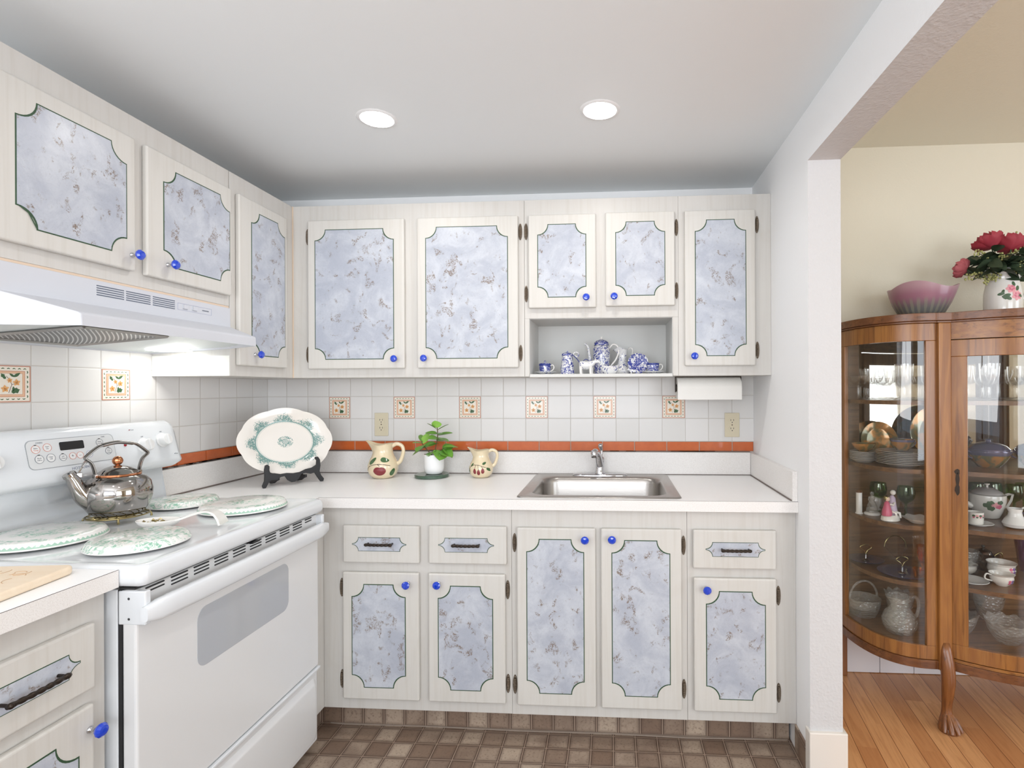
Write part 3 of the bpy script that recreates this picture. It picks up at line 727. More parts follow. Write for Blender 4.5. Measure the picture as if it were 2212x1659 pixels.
# --- base cabinets, left wall
c = thing('base_cabinet', 'plain corner base cabinet hidden between the stove and back wall', 'cabinet', (0, 0, 0), RZ)
MB().box(-.6775, -.0005, -.6065, -.0005, BB, BT).obj('cabinet_body', MT['cab'], c)
c = thing('base_cabinet', 'base cabinet left of the stove under the cutting board', 'cabinet', (0, 0, 0), RZ, GB)
FL = .578
MB().box(-2.40, -1.4500, -FL, -.0005, BB, .8810).obj('cabinet_body', MT['cab'], c, bevel=.001)
mk_drawer(c, -1.775, -1.4865, .678, .8195, (-1.738, -1.5215, .724, .777), FL+.018, (-1.678, -1.5625, .7455))
mk_door(c, -1.775, -1.490, .150, .646, (-1.735, -1.525, .198, .600), FL+.018, (-1.502, .594), (-1.784, (.58, .218)))
mk_drawer(c, -2.11, -1.82, .678, .8195, (-2.075, -1.855, .724, .777), FL+.018, (-2.015, -1.905, .7455))
mk_door(c, -2.11, -1.82, .150, .646, (-2.07, -1.86, .198, .600), FL+.018, (-1.85, .594), (-2.119, (.58, .218)))
# toe kicks
struct(MB().box(.56, W-.008, -.5209, -.5150, 0, .0992).obj('trim_1', MT['vinyl_x']))
struct(MB().box(.500, .506, -2.40, -1.4490, 0, .0992).obj('trim_2', MT['vinyl_y']))
struct(MB().box(.553, .5595, -.6775, -.515, 0, .0992).obj('trim_3', MT['vinyl_y']))
struct(MB().prism([(.60, -.5235), (.66, -.527), (1.0, -.5235), (1.4, -.530), (1.7, -.526), (2.0, -.534), (2.372, -.5235), (2.372, -.5212), (.60, -.5212)], .0003, .004, axis='z').obj('trim_4', simple('old_caulk', srgb(150, 136, 124), .8)))

# --- countertops
CT, CD = .914, .6122
c = thing('countertop', 'white laminate countertop running from the stove corner past the sink to the right wall', 'countertop', (0, 0, CT))
cb = MB(); z0, z1 = BT+.0003, CT-.0008
hx0, hx1, hy0, hy1 = 1.375, 1.958, -.565, -.055
cb.box(.0005, hx0, -CD+.0012, -.0205, z0, z1); cb.box(hx1, W-.0195, -CD+.0012, -.0205, z0, z1)
cb.box(hx0, hx1, -CD+.0012, hy0, z0, z1); cb.box(hx0, hx1, hy1, -.0205, z0, z1); cb.box(.0005, .604, -.6775, -CD+.0012, z0, z1)
cb.box(W-.0195, W-.0005, -CD+.0012, -.5, z0, z1)
cb.box(.0005, hx0, -CD+.0012, -.0205, z1, CT, 1); cb.box(hx1, W-.0195, -CD+.0012, -.0205, z1, CT, 1)
cb.box(hx0, hx1, -CD+.0012, hy0, z1, CT, 1); cb.box(hx0, hx1, hy1, -.0205, z1, CT, 1); cb.box(.0205, .604, -.6775, -CD+.0012, z1, CT, 1)
cb.box(W-.0195, W-.0005, -CD+.0012, -.606, z1, CT, 1)
cb.obj('laminate_top', [MT['edge'], MT['counter']], c, loc=(0, 0, CT))
MB().box(.604, W-.0005, -CD, -CD+.0011, z0-.001, CT-.0010).obj('front_edge', MT['edge'], c, loc=(0, 0, CT))
MB().box(.604, W-.0005, -CD+.0001, -CD+.0012, CT-.0010, CT-.0001).obj('edge_seam', MT['caulk'], c, loc=(0, 0, CT))
bs = MB(); bs.box(.0205, W-.020, -.0200, -.0025, CT+.0003, SO-.002); bs.box(.0025, .0200, -.6775, -.0025, CT+.0003, SO-.002)
bs.box(W-.0190, W-.0005, -.606, -.0025, CT+.0003, SO-.002)
bs.obj('splashback', MT['edge'], c, bevel=.0012, loc=(0, 0, CT))
gp = MB(); gp.box(.0205, W-.020, -.0225, -.0201, CT+.0001, CT+.0035); gp.box(.0201, .0225, -.6775, -.0225, CT+.0001, CT+.006); gp.box(W-.0235, W-.0191, -.600, -.0225, CT+.0001, CT+.004); gp.box(.0, W-.02, -.013, -.0028, SO-.002, SO+.0022); gp.box(.0028, .013, -.6775, -.0028, SO-.002, SO+.0038)
gp.obj('caulk_line', MT['caulk'], c, loc=(0, 0, CT))
gd = MB(); random.seed(3)
for k_ in range(26):
    y_ = -.68+random.random()*.6; gd.box(.004, .016, y_, y_+.01+.04*random.random(), SO+.0015, SO+.005)
for k_ in range(8):
    x_ = .5+random.random()*1.8; gd.box(x_, x_+.03+.08*random.random(), -.0145, -.004, SO+.001, SO+.0032)
gd.obj('old_adhesive', MT['caulk_dark'], c, loc=(0, 0, CT))['kind'] = 'stuff'
c = thing('countertop', 'short white laminate countertop left of the stove holding the cutting board', 'countertop', (0, 0, .9205))
MB().box(.0005, .611, -2.40, -1.4490, .8815, .9197).box(.0005, .611, -2.40, -1.4490, .9197, .9205, 1).obj('laminate_top', [MT['edge'], MT['counter']], c, loc=(0, 0, .9205))
MB().box(.611, .612, -2.40, -1.4490, .8812, .9195).obj('front_edge', MT['edge'], c, loc=(0, 0, .9205))
MB().box(.6111, .6118, -2.40, -1.4490, .9195, .9203).obj('edge_seam', MT['caulk_dark'], c, loc=(0, 0, .9205))
# ================================================================== stove
SY = -1.0635
st = thing('stove', 'white electric range with black clock display between the two countertops', 'stove', (0, SY, 0), RZ)
MB().box(-.3765, .3765, -.600, -.030, .020, .8715).obj('oven_body', MT['enamel'], st, bevel=.003)
b = MB(); b.box(-.3755, .3755, -.6095, -.6005, .05, .872); b.box(-.374, .374, -.640, -.602, .8722, .8765)  # black blocks painting the shade in the gaps by door and cooktop
b.obj('dark_gap_fill', MT['black_matte'], st)
# cooktop with rolled edges
def loopz(x, y0, y1, r, z): return [(p[0], p[1], z) for p in rrect(-x, x, y0, y1, r, 7)]
b = MB()
b.loft([loopz(.372, -.655, -.040, .012, .8785), loopz(.380, -.664, -.034, .018, .882), loopz(.3835, -.668, -.031, .022, .892), loopz(.3835, -.668, -.031, .022, .910), loopz(.381, -.6655, -.033, .021, .919), loopz(.375, -.660, -.038, .02, .9255), loopz(.366, -.651, -.046, .02, .9265), loopz(.350, -.632, -.062, .03, .9225), loopz(.330, -.612, -.082, .03, .9220)])
b.obj('cooktop', MT['enamel'], st, sharp=60)
# backguard
def section(k, dy=0):
    pts = [(-.031, .9225), (-.085, .9225), (-.072, .935), (-.066, .955), (-.066, 1.040), (-.104, 1.047), (-.120, 1.058), (-.1235, 1.068), (-.118, 1.084), (-.0935, 1.196), (-.088, 1.206), (-.076, 1.2125), (-.055, 1.213), (-.031, 1.208)]
    return pts
b = MB(); ends = [(-.382, .55, 1.075), (-.378, .78, 1.08), (-.366, .93, 1.09), (-.350, 1, 1.1), (.350, 1, 1.1), (.366, .93, 1.09), (.378, .78, 1.08), (.382, .55, 1.075)]
loops = []
for x, s, zc_ in ends:
    L = []
    for i, (y, z) in enumerate(section(0)):
        if s < 1 and z > 1.04: z = zc_ + (z-zc_)*s; y = -.031 + (y+.031)*(.8+.2*s)
        if s < .95 and z <= 1.045: z = min(1.06, 1.040+.0*s); y = max(y, -.05)
        L.append((x, y, z))
    loops.append(L)
b.loft(loops, 0, True)
b.box(-.352, .352, -.0655, -.033, .9227, 1.04)
b.obj('backguard', MT['enamel'], st, sharp=50)
vN = Vector((0, .206, .979)).normalized(); nN = Vector((0, -.979, .206)).normalized()
face = Matrix(((1, vN.x, nN.x, 0), (0, vN.y, nN.y, -.1068), (0, vN.z, nN.z, 1.1365), (0, 0, 0, 1)))
def fp(Y, z): return (Y - SY, (z-1.1365)/vN.z)
def flat(poly, t0, t1, mi=0, b=None, M=face):
    b = b or MB(); b.prism(poly, t0, t1, mi, M, axis='z'); return b
px0, px1 = fp(-1.203, 0)[0], fp(-.944, 0)[0]; pv0, pv1 = fp(0, 1.1035)[1], fp(0, 1.1825)[1]
flat(rrect(px0-.0018, px1+.0018, pv0-.0018, pv1+.0018, .016), -.001, .0005).obj('control_bezel', simple('bezel_grey', srgb(160, 164, 168), .4), st)  # thin grey rim framing the control panel
flat(rrect(px0, px1, pv0, pv1, .015), -.0005, .0010).obj('control_panel', MT['plastic_grey'], st)
u, v = fp(-1.078, 1.160); flat(rrect(u-.036, u+.036, v-.0125, v+.0125, .004), .0008, .0020).obj('clock_display', MT['black'], st)
for Y, z, r_, mt, s in ((-1.180, 1.1585, .0118, 'print_red', 'Bake\nTemp'), (-1.1485, 1.1605, .0118, 'print_red', 'Start\nOn'), (-1.175, 1.130, .0122, 'print_grey', 'Broil\nHi/Lo'), (-1.1435, 1.1305, .0122, 'print_grey', 'Clear\nOff'), (-1.110, 1.128, .0105, 'print_grey', 'Self\nClean'), (-1.0815, 1.1285, .0105, 'print_red', '+'), (-1.059, 1.1285, .0105, 'print_red', '–'), (-1.030, 1.1285, .0105, 'print_blue', ''), (-.991, 1.1600, .0115, 'print_grey', 'Timer\nOn/Off'), (-.9665, 1.131, .0110, 'print_grey', 'Cook\nTime\nDelay')):
    u, v = fp(Y, z); M_ = face @ Matrix.Translation((u, v, .001))
    bt = MB().lathe([(0, 0), (r_-.001, 0), (r_-.001, .0005), (0, .0005)], 28, M_, 1).lathe([(r_-.0010, .0002), (r_, .0002), (r_, .0008), (r_-.0010, .0008)], 28, M_, 0)
    bt.obj('push_button', [MT[mt], MT['plastic_white']], st)
    if s:
        ls = s.split('\n')
        for i, t in enumerate(ls):
            text_obj('lettering', t, .014 if t in '+–' else .0055, MT['print_red'] if (mt == 'print_red' and i and t != 'On') else MT['print_grey'], st, M_ @ Matrix.Translation((0, (len(ls)-1)*.0028-i*.0058, .0007)), .0001)
    if s[:4] in ('Bake', 'Broi', 'Self', 'Time', 'Cook'):
        flat(rrect(u-.003, u+.003, v+r_-.0012, v+r_+.0010, .0008), .0012, .0022).obj('indicator', MT['black'], st)
for s, Y, z, sz in (('OVEN', -1.168, 1.1755, .0068), ('TIME', -.977, 1.1765, .006)):
    u, v = fp(Y, z); text_obj('lettering', s, sz, MT['print_grey'], st, face @ Matrix.Translation((u, v, .0012)), .0001)
u, v = fp(-1.060, 1.0915); text_obj('brand_lettering', 'HOTPOINT', .0118, MT['print_blue'] if False else simple('slate_blue_print', srgb(120, 126, 148), .5), st, face @ Matrix.Translation((u, v, .0004)), .0001)
def oknob(Y, z):
    u, v = fp(Y, z); M_ = face @ Matrix.Translation((u, v, 0))
    k_ = MB().lathe([(0, .0), (.0255, 0), (.0255, .003), (.0215, .006), (.020, .022), (.0185, .0245), (0, .0245)], 36, M_).obj('burner_knob', MT['plastic_white'], st)
    MB().box(-.0045, .0045, -.0185, .0185, .0215, .030, 0, M_ @ Matrix.Rotation(.15, 4, 'Z')).obj('grip', MT['plastic_white'], k_, bevel=.003)
    for j in range(7):
        a = math.radians(-150+50*j); text_obj('dial_mark', '·' if j else 'OFF', .008 if j else .0058, MT['print_grey'], k_, M_ @ Matrix.Translation((.031*math.sin(-a) if j else 0, .031*math.cos(a) if j else .031, .0002)), .0001)
oknob(-.7565, 1.145); oknob(-.835, 1.134); oknob(-1.376, 1.145); oknob(-1.298, 1.134)
for Y, z, r_, mt in ((-.904, 1.1425, .0048, 'red'), (-.879, 1.1905, .0015, 'red'), (-.714, 1.092, .0015, 'print_grey')):
    u, v = fp(Y, z); MB().lathe([(0, 0), (r_, 0), (r_*.9, .0022), (0, .003)], 20, face @ Matrix.Translation((u, v, 0))).obj('indicator', MT[mt], st)
for s, Y, z in (('Front', -.868, 1.1905), ('Rear', -.704, 1.092)):
    u, v = fp(Y, z); text_obj('lettering', s, .0055, MT['print_grey'], st, face @ Matrix.Translation((u, v, .0003)), .0001)
# oven door
dr = MB().box(-.3765, .3765, -.645, -.610, .3185, .8705).obj('oven_door', MT['enamel_door'], st, bevel=.006, seg=3)
wb_ = [(p[0], p[1]) for p in rrect(-1.262-SY, -.8695-SY, .5985, .754, .03)]
MB().prism(wb_, -.6462, -.640).obj('oven_window', MT['oven_glass'], dr, bevel=.0008)
sl = MB()
for g in range(10):
    xa = -.352 + g*.0715
    for r_ in range(3):
        z = .8668 - r_*.0085
        if g == 0 and r_ == 2: continue
        x0, x1 = xa, xa+.052
        if g == 9: x0, x1 = xa, xa+.040
        if g == 9 and r_ == 2: continue
        sl.prism(rrect(x0, x1, z-.0018, z+.0018, .0017, 3), -.6461, -.6440)
sl.obj('vent_slots', MT['slot'], dr)
hb = MB(); loops = []
for i in range(25):
    t = i/24; x = -.386 + .772*t; e = min(t, 1-t)*24
    bow = .012*math.sin(PI*t); ez_ = 1 - max(0, 1-e/1.6)**2*.35
    yc = -.676 - bow + (.004 if e < 1 else 0); hy = .0145*ez_; hz = .0255*ez_
    zc_ = .820 + (.004*math.sin(PI*t))
    loops.append([(x, yc + hy*math.copysign(abs(math.cos(a))**.6, math.cos(a)), zc_ + hz*math.copysign(abs(math.sin(a))**.6, math.sin(a))) for a in [2*PI*k_/16 for k_ in range(16)]])
hb.loft(loops).obj('door_handle', MT['enamel'], dr, sharp=60)
for s in (-1, 1):
    e_ = MB().box(min(s*.3775, s*.362), max(s*.3775, s*.362), -.668, -.602, .7925, .8695).obj('end_cap', MT['enamel'], dr, bevel=.003)
    for z in (.852, .806): MB().lathe([(0, 0), (.003, 0), (.002, .001), (0, .0012)], 12, TR(s*.3776, -.628, z, 0, 0, s*PI/2)).obj('screw', MT['slot'], e_)
MB().box(-.012, .020, -.667, -.646, .8715, .8765).obj('latch', MT['black'], st, bevel=.001)
# storage drawer
dw = MB().box(-.3760, .3760, -.640, -.610, .045, .3045).obj('storage_drawer', MT['enamel_door'], st, bevel=.006, seg=3)
b = MB(); b.loft([[(p[0], -.6385, p[1]) for p in rrect(-.362, .362, .058, .286, .02)], [(p[0], -.650, p[1]) for p in rrect(-.350, .350, .068, .268, .02)], [(p[0], -.651, p[1]) for p in rrect(-.345, .345, .072, .262, .02)]], cap0=True)
b.obj('raised_face', MT['enamel_door'], dw, sharp=30)
MB().box(-.3762, .3762, -.652, -.6262, .3075, .3165).obj('trim_strip', MT['enamel'], st, bevel=.002)
for s in (-1, 1):
    for y in (-.58, -.08): MB().lathe([(0, 0), (.016, 0), (.014, .02), (0, .02)], 16, TR(s*.34, y, 0)).obj('levelling_foot', MT['black_matte'], st)

# burner covers
def burner(loc, R, mt, label):
    z_ = .0
    prof = [(0, 0), (R-.004, 0), (R, .0015), (R, .004), (R-.002, .0055), (R-.004, .012), (R-.009, .0185), (R-.018, .0205), (0, .0215)]
    o = MB().lathe(prof, 72).obj('burner_cover', MT[mt]); o.location = loc
    return tag(o, label, 'burner cover', 'green printed tin burner covers')
ZC = .9270
burner((.207, -1.247, ZC), .131, 'toile_zig', 'large round burner cover with saw-tooth rim, on the rear left burner beside the kettle')
burner((.492, -1.268, ZC), .1115, 'toile', 'small round burner cover with leafy print, on the front left burner nearest the cutting board')
burner((.222, -.800, ZC), .1065, 'toile', 'small round burner cover with leafy print, on the rear right burner behind the spoon rest')
burner((.478, -.850, ZC), .1310, 'toile_zig', 'large round burner cover with saw-tooth rim, on the front right burner')

# trivet and kettle
KX, KY = .202, -1.030
tv = thing('trivet', 'brass openwork trivet under the steel kettle', 'trivet', (KX, KY, ZC-.0005))
b = MB()
for R in (.088, .060, .034): b.tube([(R*math.cos(a), R*math.sin(a), .0155) for a in [2*PI*i/48 for i in range(48)]], .0024, 8, closed=True)
for i in range(16):
    a = 2*PI*i/16; pts = [((.034+.054*t)*math.cos(a+.35*math.sin(PI*t)), (.034+.054*t)*math.sin(a+.35*math.sin(PI*t)), .0155) for t in [j/6 for j in range(7)]]; b.tube(pts, .0018, 6)
b.obj('grid', MT['gold'], tv)
for i in range(4):
    a = PI/4+i*PI/2; MB().tube([(.088*math.cos(a), .088*math.sin(a), .016), (.092*math.cos(a), .092*math.sin(a), .008), (.092*math.cos(a), .092*math.sin(a), .0005)], [.003, .0028, .004], 8).obj('foot', MT['gold'], tv)
kt = thing('kettle', 'polished stainless steel whistling kettle with copper lid knob on the stove', 'kettle', (KX, KY, ZC+.0185), math.radians(66)); kt.scale = (.83, .83, .87); tv.scale = (.88, .88, 1)
# spout towards local -x, handle along x
P_ = [(0, 0), (.066, 0), (.072, .004), (.082, .010), (.095, .030), (.1035, .060), (.1045, .085), (.098, .110), (.085, .128), (.073, .134), (.070, .136)]
MB().lathe(P_, 64).lathe([(.0, .1335), (.0695, .1335)], 64).obj('body', MT['kettle'], kt)
ld = MB().lathe([(.066, .1362), (.0675, .1385), (.064, .1405), (.055, .151), (.038, .163), (.018, .170), (0, .172)], 48).lathe([(0, .1345), (.0665, .1352)], 48).obj('lid', MT['kettle'], kt)
MB().lathe([(.0665, .1358), (.071, .1375), (.069, .1425), (.0635, .1435)], 48).obj('lid_rim', MT['copper'], ld)
MB().ball((0, 0, .187), .0165, 24).lathe([(.008, .170), (.006, .174), (.010, .1755), (0, .1755)], 24).obj('lid_knob', MT['copper'], ld)
sp = bez([(-.070, 0, .052), (-.096, 0, .074), (-.113, 0, .104), (-.126, 0, .134), (-.138, 0, .155)], 6)
b = MB(); b.tube(sp, [.034-.0195*i/(len(sp)-1) for i in range(len(sp))], 24); b.tube([(-.135, 0, .150), (-.1405, 0, .1595)], [.0200, .0190], 24)
so_ = b.obj('spout', MT['kettle'], kt, sharp=50)
MB().lathe([(0, 0), (.003, 0), (.003, .001), (0, .001)], 12, TR(-.1408, 0, .1600, 0, 0, math.radians(-28))).obj('whistle_hole', MT['black'], so_)
b = MB(); b.box(-.122, -.104, -.008, .008, .142, .160, 0, None); b.obj('spout_lever', MT['kettle'], kt, bevel=.002)
MB().tube([(-.114, 0, .156), (-.106, 0, .172), (-.100, 0, .180)], .0025, 8).lathe([(0, 0), (.013, .0), (.0135, .0015), (.012, .003), (0, .003)], 28, TR(-.095, 0, .188, 0, 0, math.radians(-58)) @ Matrix.Diagonal((1.15, .8, 1, 1))).obj('thumb_lever', MT['kettle'], kt)
hp = bez([(-.066, 0, .139), (-.069, 0, .160), (-.078, 0, .187), (-.094, 0, .204), (-.088, 0, .214), (-.064, 0, .236), (-.045, 0, .245), (0, 0, .252), (.045, 0, .245), (.064, 0, .236), (.088, 0, .214), (.094, 0, .204), (.078, 0, .187), (.069, 0, .160), (.066, 0, .139)], 5)
MB().tube(hp, .0115, 14, flat=.42, up=(0, 1, 0)).obj('handle', MT['handle_steel'], kt)
gp_ = hp[30:41]
MB().tube(gp_, .0125, 14, flat=.55, up=(0, 1, 0)).obj('grip_sleeve', MT['handle_steel'], kt)
for s in (-1, 1):
    MB().box(s*.066-.006, s*.066+.006, -.012, .012, .128, .148).obj('handle_bracket', MT['kettle'], kt, bevel=.002)

# spoon rest with trinkets
sr = thing('spoon_rest', 'white ceramic spoon rest lying among the burner covers', 'spoon rest', (.395, -1.098, ZC-.001), math.radians(11))
b = MB()
nS = 34; outer = []; 
def sprof(k_, z, s):  # outline at height z, scale s
    L = []
    for i in range(nS):
        a = 2*PI*i/nS; L.append((.060*s*math.cos(a), .036*s*math.sin(a), z))
    return L
b.loft([sprof(0, 0, .62), sprof(0, .004, .78), sprof(0, .012, .93), sprof(0, .019, 1.0), sprof(0, .0205, .985), sprof(0, .019, .95), sprof(0, .010, .80), sprof(0, .006, .55)])
hpts = bez([(.050, 0, .0175), (.072, 0, .024), (.098, 0, .033), (.128, 0, .040), (.152, 0, .036), (.168, 0, .020), (.176, 0, .0015)], 6)
loops = []
for i, p in enumerate(hpts):
    t = i/(len(hpts)-1); w = .016-.006*math.sin(PI*min(1, t*1.6)) + .010*max(0, t-.5)*2
    d_ = (Vector(hpts[min(i+1, len(hpts)-1)])-Vector(hpts[max(i-1, 0)])).normalized(); n_ = Vector((-d_.z, 0, d_.x)); p = Vector(p)
    loops.append([p + n_*.003 + Vector((0, -w, 0)), p + n_*.003 + Vector((0, w, 0)), p - n_*.003 + Vector((0, w, 0)), p - n_*.003 + Vector((0, -w, 0))])
b.loft(loops, 0, False)
b.obj('dish', MT['porcelain'], sr, bevel=.0012)
random.seed(11)
for i in range(9):
    b = MB(); x, y = -.034+.045*random.random(), -.014+.026*random.random(); a = random.random()*6.28; L = .008+.006*random.random()
    b.tube([(0, 0, 0), (L*.5, .003, .0025), (L, 0, .001)], [.0012, .0028, .0008], 6)
    o = b.obj('brooch', MT['gold']); c_, s_ = math.cos(math.radians(11)), math.sin(math.radians(11))
    o.location = (.395+x*c_-y*s_, -1.098+x*s_+y*c_, ZC+.0085+.004*(i % 3)); o.rotation_euler = (0, 0, a)
    tag(o, 'tiny gold trinket in the bowl of the white spoon rest', 'trinket', 'gold trinkets in the spoon rest')
for i in range(3):
    o = MB().tube([(0, 0, 0), (.006, 0, .001)], [.0012, .0006], 6).obj('bristle_pin', MT['pot_green']); o.location = (.445+.008*i, -1.090+.004*(i % 2), ZC+.0190)
    tag(o, 'tiny green dash on the neck of the white spoon rest', 'trinket', 'green bits on the spoon rest')

# cutting board
cbx = thing('cutting_board', 'pale maple cutting board with burnt leaf drawing, on the left countertop', 'cutting board', (.536, -1.470, .9210), math.radians(7.5))
cb_ = MB().prism(rrect(-.30, 0, -.44, 0, .022), 0, .018, axis='z').obj('board', MT['maple'], cbx, bevel=.005, seg=3)
random.seed(5); b = MB()
for i in range(26):
    x, y = -.045-.12*random.random(), -.04-.14*random.random(); a = random.random()*6.28; L = .012+.02*random.random()
    pts = [(x+L*t*math.cos(a+1.2*t), y+L*t*math.sin(a+1.2*t), .01805) for t in [j/6 for j in range(7)]]; b.tube(pts, .0007, 4)
b.obj('burnt_drawing', MT['burn'], cb_)

# ================================================================== range hood
HY = -1.0635
hd = thing('range_hood', 'white under-cabinet range hood with a lit lamp above the stove', 'range hood', (0, HY, 1.459), RZ)
zb = 1.459
b = MB()
pr = lambda s: [(s*.3805, -.0005, 1.459), (s*.3805, -.0005, 1.627), (s*.3805, -.3095, 1.627), (s*.3805, -.3095, 1.557), (s*.322, -.446, 1.5135), (s*.316, -.452, 1.509), (s*.316, -.4535, 1.4800), (s*.3805, -.3095, 1.4765)]
L_, R_ = pr(-1), pr(1); V = L_+R_
F = [(0, 1, 9, 8), (1, 2, 10, 9), (2, 3, 11, 10), (3, 4, 12, 11), (4, 5, 13, 12), (5, 6, 14, 13), (0, 7, 3, 2, 1), (7, 6, 5, 4, 3), (8, 9, 10, 11, 15), (15, 11, 12, 13, 14)]
b.add(V, F)
U = [(-.3785, -.003, 1.4595), (.3785, -.003, 1.4595), (.3785, -.3090, 1.4770), (.3142, -.4515, 1.4805), (-.3142, -.4515, 1.4805), (-.3785, -.3090, 1.4770)]
U2 = [(-.3765, -.006, 1.464), (.3765, -.006, 1.464), (.3765, -.3080, 1.484), (.3125, -.4480, 1.4945), (-.3125, -.4480, 1.4945), (-.3765, -.3080, 1.484)]
low = [V[0], V[8], V[15], V[14], V[6], V[7]]
b.loft([low, U, U2], 0, False, cap0=False, cap1=False)
vs = [Vector(p)-Vector((0, 0, zb)) for p in b.v]; b.v = vs
b.obj('hood_shell', MT['hood'], hd, bevel=.003)
ub = MB().add([Vector(p)-Vector((0, 0, zb)) for p in U2], [(5, 4, 3, 2, 1, 0)]).add([Vector((p[0], p[1], p[2]+.001))-Vector((0, 0, zb)) for p in U2], [(0, 1, 2, 3, 4, 5)])
ub.obj('underside', MT['hood_in'], hd)
def upt(x, y): return (x, y, 1.4635 + (abs(y)-.006)*.066 - zb)
q = [(-.245, -.075), (.030, -.075), (.010, -.385), (-.245, -.385)]
MB().add([Vector(upt(*p))+Vector((0, 0, -.003)) for p in q] + [Vector(upt(*p)) for p in q], [(0, 1, 2, 3), (7, 6, 5, 4), (0, 4, 5, 1), (1, 5, 6, 2), (2, 6, 7, 3), (3, 7, 4, 0)]).obj('grease_filter', MT['filter'], hd)
b = MB()
for i in range(4):
    p0, p1 = Vector(upt(*q[i])), Vector(upt(*q[(i+1) % 4])); b.tube([p0+Vector((0, 0, -.003)), p1+Vector((0, 0, -.003))], .005, 4, flat=1.4)
b.obj('filter_frame', MT['steel'], hd)
b = MB(); x0, x1, y0, y1 = .255, .345, -.20, -.08
zz = upt(0, -.14)[2]-.004
b.prism(rrect(x0, x1, y0, y1, .02), zz-.004, zz, axis='z').obj('hood_lamp_lens', MT['hood_lamp'], hd)
dd = bpy.data.lights.new('hood_light', 'AREA'); dd.shape = 'RECTANGLE'; dd.size = .085; dd.size_y = .11; dd.energy = .42; dd.color = (1, .99, .95)
hl = bpy.data.objects.new('hood_light', dd); C.objects.link(hl); hl.parent = hd; hl.location = (.30, -.14, zz-.008)
def hx(Y): return Y-HY
b = MB()
for a0, a1 in ((-1.2015, -1.1180), (-1.1115, -1.0285), (-1.0205, -.9365)):
    for i in range(5):
        z = 1.6125-.0063*i-zb; b.prism(rrect(hx(a0), hx(a1), z-.0014, z+.0014, .001, 2), -.3100, -.3085)
b.obj('vent_slots', MT['slot_blue'], hd)
b = MB(); z0_, z1_ = 1.587-zb, 1.609-zb; x0, x1 = hx(-.925), hx(-.778)
for p in ((x0, x1, z1_-.0006, z1_), (x0, x1, z0_, z0_+.0006), (x0, x0+.0006, z0_, z1_), (x1-.0006, x1, z0_, z1_)): b.prism([(p[0], p[2]), (p[1], p[2]), (p[1], p[3]), (p[0], p[3])], -.3100, -.3090)
b.obj('switch_outline', MT['print_blue'], hd)
for xc in (hx(-.895), hx(-.855)):
    MB().prism(rrect(xc-.011, xc+.011, 1.592-zb, 1.606-zb, .002), -.3125, -.3090).obj('rocker_switch', MT['hood'], hd, bevel=.001)
    b = MB(); b.prism([(xc-.010, 1.606-zb), (xc-.0094, 1.606-zb), (xc-.0094, 1.593-zb), (xc+.006, 1.593-zb), (xc+.006, 1.5924-zb), (xc-.010, 1.5924-zb)], -.3128, -.3122); b.obj('switch_mark', MT['print_grey'], hd)
b = MB()
for i in range(9): b.prism([(hx(-.820)+.0034*i, 1.597-zb), (hx(-.820)+.0034*i+.0024, 1.597-zb), (hx(-.820)+.0034*i+.0024, 1.6005-zb), (hx(-.820)+.0034*i, 1.6005-zb)], -.3101, -.3090)
b.obj('name_badge', MT['print_grey'], hd)

# ================================================================== sink and faucet
sk = thing('sink', 'stainless steel single bowl drop-in sink set in the countertop', 'sink', (1.667, -.31, CT))
def L3(x0, x1, y0, y1, r, z): return [(p[0]-1.667, p[1]+.31, z-CT) for p in rrect(x0, x1, y0, y1, r, 8)]
sx0, sx1, sy0, sy1 = 1.357, 1.977, -.586, -.0335
b = MB()
b.loft([L3(sx0, sx1, sy0, sy1, .025, CT+.0006), L3(sx0+.001, sx1-.001, sy0+.001, sy1-.001, .025, CT+.0035), L3(sx0+.006, sx1-.006, sy0+.006, sy1-.006, .022, CT+.0055), L3(sx0+.014, sx1-.014, sy0+.014, sy1-.014, .02, CT+.0040), L3(sx0+.022, sx1-.022, sy0+.022, sy1-.022, .02, CT+.0036),
        L3(1.399, 1.935, -.545, -.128, .075, CT+.0036), L3(1.404, 1.930, -.540, -.133, .073, CT-.001), L3(1.409, 1.925, -.535, -.138, .070, CT-.02), L3(1.416, 1.918, -.528, -.145, .066, CT-.15), L3(1.426, 1.908, -.518, -.155, .06, CT-.168), L3(1.45, 1.885, -.495, -.178, .05, CT-.175)], cap0=False)
b.obj('basin', MT['steel'], sk, sharp=50)
MB().lathe([(0, 0), (.04, 0), (.043, .0015), (.03, .003), (.02, .001), (0, .001)], 32, TR(0, -.02, -.1748)).obj('drain', MT['chrome'], sk)
fa = thing('faucet', 'chrome single-handle kitchen faucet behind the sink', 'faucet', (1.661, -.078, CT+.004))
b = MB(); loops = []
for z, s in ((0, 1), (.004, 1), (.008, .93), (.0105, .8)):
    loops.append([(.128*s*math.copysign(abs(math.cos(a))**.8, math.cos(a)), .028*s*math.sin(a), z) for a in [2*PI*i/40 for i in range(40)]])
b.loft(loops).obj('base_plate', MT['chrome'], fa, sharp=60)
MB().lathe([(.0, .009), (.024, .009), (.0235, .02), (.021, .026), (.020, .062), (.0215, .066), (.0215, .080), (.017, .088), (0, .089)], 32).obj('body', MT['chrome'], fa)
sp = bez([(0, -.006, .050), (-.004, -.028, .080), (-.010, -.055, .108), (-.018, -.082, .120), (-.022, -.094, .117)], 6)
b = MB(); b.tube(sp, [.0175-.004*i/(len(sp)-1) for i in range(len(sp))], 20); b.lathe([(0, -.020), (.0125, -.020), (.0145, -.016), (.0145, .010), (.010, .014), (0, .014)], 24, TR(-.023, -.097, .115)); b.obj('spout', MT['chrome'], fa, sharp=50)
